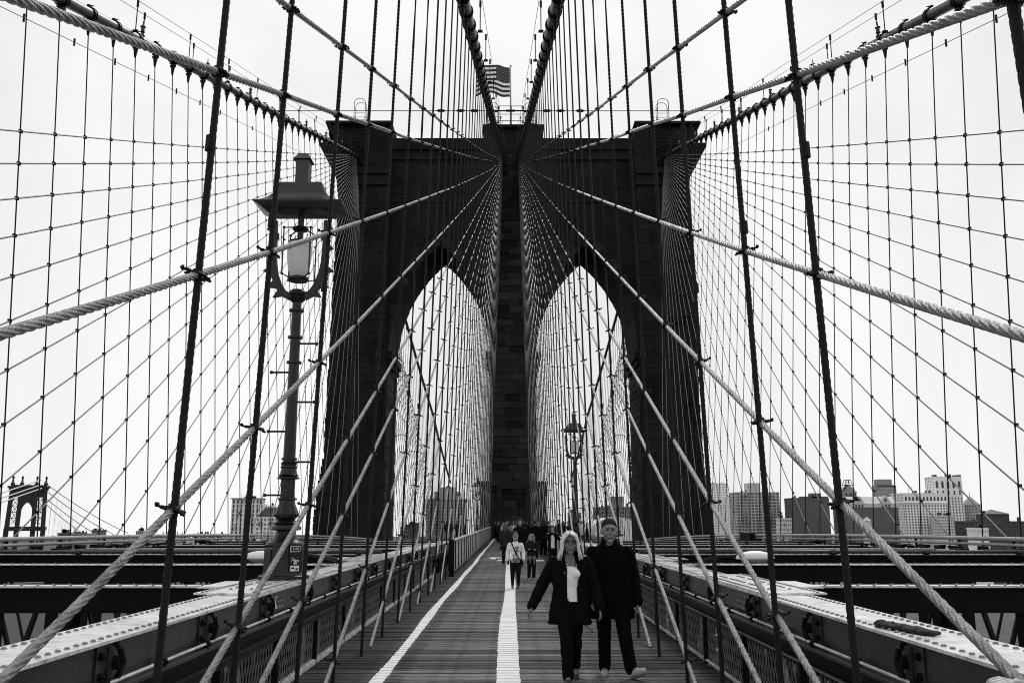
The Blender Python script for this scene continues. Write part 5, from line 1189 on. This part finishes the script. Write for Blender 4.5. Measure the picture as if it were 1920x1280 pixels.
# (head pixel x, head top pixel y, distance, height, coat, top, hair, style, label, turn)
crowd = [
 (975, 981, 36, 1.84, .015, None, .06, 'crop', 'bald headed man in black walking behind the girls', .1),
 (948, 986, 37.5, 1.70, .06, None, .1, 'long', 'woman in patterned dress left of the bald man', 2.9),
 (1035, 991, 33, 1.62, .02, .9, .05, 'long', 'woman with dark hair and white shirt raising a camera', .2),
 (1003, 975, 43, 1.82, .012, None, .04, 'short', 'tall man in black behind the curly haired girl', 3.1),
 (1018, 970, 46, 1.86, .01, None, .03, 'long', 'dark coated figure with long hair right of the tall man', 3.0),
 (976, 966, 62, 1.85, .02, None, .75, 'short', 'white haired person near the middle of the walkway', .1),
 (963, 970, 66, 1.78, .2, .6, .04, 'long', 'woman with pale scarf left of the white haired person', .0),
 (951, 972, 70, 1.74, .03, .5, .05, 'bun', 'person with raised pale sleeves near the tower foot', .0),
 (942, 981, 56, 1.70, .35, None, .05, 'short', 'person in a grey shirt pointing left by the railing', 1.5),
 (934, 982, 74, 1.70, .02, None, .05, 'cap', 'dark figure with cap at the end of the left line', 2.2),
 (988, 971, 72, 1.75, .02, None, .05, 'short', 'dark figure farthest along the middle of the walkway', 3.1),
 (997, 974, 78, 1.72, .05, None, .1, 'pony', 'small ponytailed figure before the tower foot', 3.1),
 (1048, 966, 62, 1.84, .012, None, .03, 'short', 'man in black at the right railing, first of the group', -.8),
 (1056, 970, 64, 1.74, .02, None, .06, 'long', 'woman in black at the right railing, second of the group', -.4),
 (1066, 972, 58, 1.76, .015, None, .04, 'short', 'dark figure at the right railing, third of the group', -1.2),
 (1090, 969, 55, 1.82, .55, None, .5, 'cap', 'man in white shirt and pale cap by the right lamp', -1.5),
 (1101, 978, 57, 1.66, .02, None, .05, 'long', 'dark haired figure right of the man with the pale cap', -1.6),
 (956, 974, 84, 1.72, .02, None, .05, 'short', 'small dark figure left of centre, farthest before the tower foot', 3.0),
 (968, 976, 87, 1.70, .04, None, .1, 'long', 'small long haired figure farthest before the tower foot, at the centre', 2.7),
 (982, 975, 86, 1.76, .015, None, .04, 'cap', 'small capped figure farthest before the tower foot, right of centre', 3.3),
 (1010, 978, 52, 1.68, .03, None, .12, 'bob', 'short haired woman in dark clothes behind the camera woman', 2.8),
 (1027, 973, 60, 1.74, .02, None, .03, 'short', 'dark coated man left of the group at the right railing', 2.6),
 (928, 979, 88, 1.7, .02, None, .04, 'short', 'dark figure at the far end of the left railing', 2.0),
 (870, 973, 84, 1.80, .012, None, .03, 'short', 'dark figure on the left platform nearest the tower pier', 1.4),
 (845, 974, 84, 1.78, .012, None, .03, 'short', 'pair of dark coats on the left platform, right one', 1.0),
 (838, 977, 85, 1.70, .02, None, .03, 'long', 'pair of dark coats on the left platform, left one', .6),
 (858, 978, 86, 1.68, .03, None, .03, 'long', 'dark figure between the others on the left platform', .2)]
rr = random.Random(11)
for (px, py, Y, h, co, tp, ha, sty, lab, fc) in crowd:
    p = at(px, py, Y); st = rr.uniform(.02, .10)
    h2 = h; J = dict(kneeL=(-.05, -.03 - st * .4, .28), ankL=(-.05, -st, .04), kneeR=(.05, -.0, .28), ankR=(.05, st, .05))
    if 'camera' in lab: J.update(elL=(-.16, -.07, .72), wrL=(-.06, -.13, .84), elR=(.15, -.07, .70), wrR=(.02, -.13, .83))
    if 'raised' in lab: J.update(elL=(-.16, -.06, .74), wrL=(-.08, -.10, .9), elR=(.16, -.06, .74), wrR=(.08, -.10, .9))
    if 'pointing' in lab: J.update(elL=(-.1, -.15, .78), wrL=(-.08, -.3, .80))
    person(lab, p[0], Y, h2, fc + rr.uniform(-.2, .2), 0, J, coat=co, top=tp, legs=rr.choice((.015, .02, .03)), shoe=rr.choice((.02, .03, .3)), hair=ha, hairstyle=sty, hem=rr.choice((.42, .46, .5)), wide=rr.uniform(.95, 1.12), vox=.034 if Y > 50 else .024, skin=rr.choice((.2, .26, .3)), female=sty == 'long')
# a passer-by's hand on the stay rope at the lower right corner
hd_ = thing('person', 'bare hand and forearm of someone out of frame, gripping the lower right stay', 'person', tuple(at(1878, 1276, 3.6)))
W = MB(); hand(W, (.075, -.02, -.02), (-1, -.05, .22), (0, .25, -1), 1.0, .75); W.capsule((.085, -.02, -.022), (.40, -.10, -.10), .030, .045, 12)
remesh(W.obj('hand', mat('skin 0.32', .32, .5, .1, 8), hd_, True), .0045, 3)
W = MB(); W.capsule((.30, -.075, -.075), (.55, -.14, -.16), .058, .07, 12); remesh(W.obj('sleeve', mat('clothes 0.02', .02), hd_, True), .012, 2)
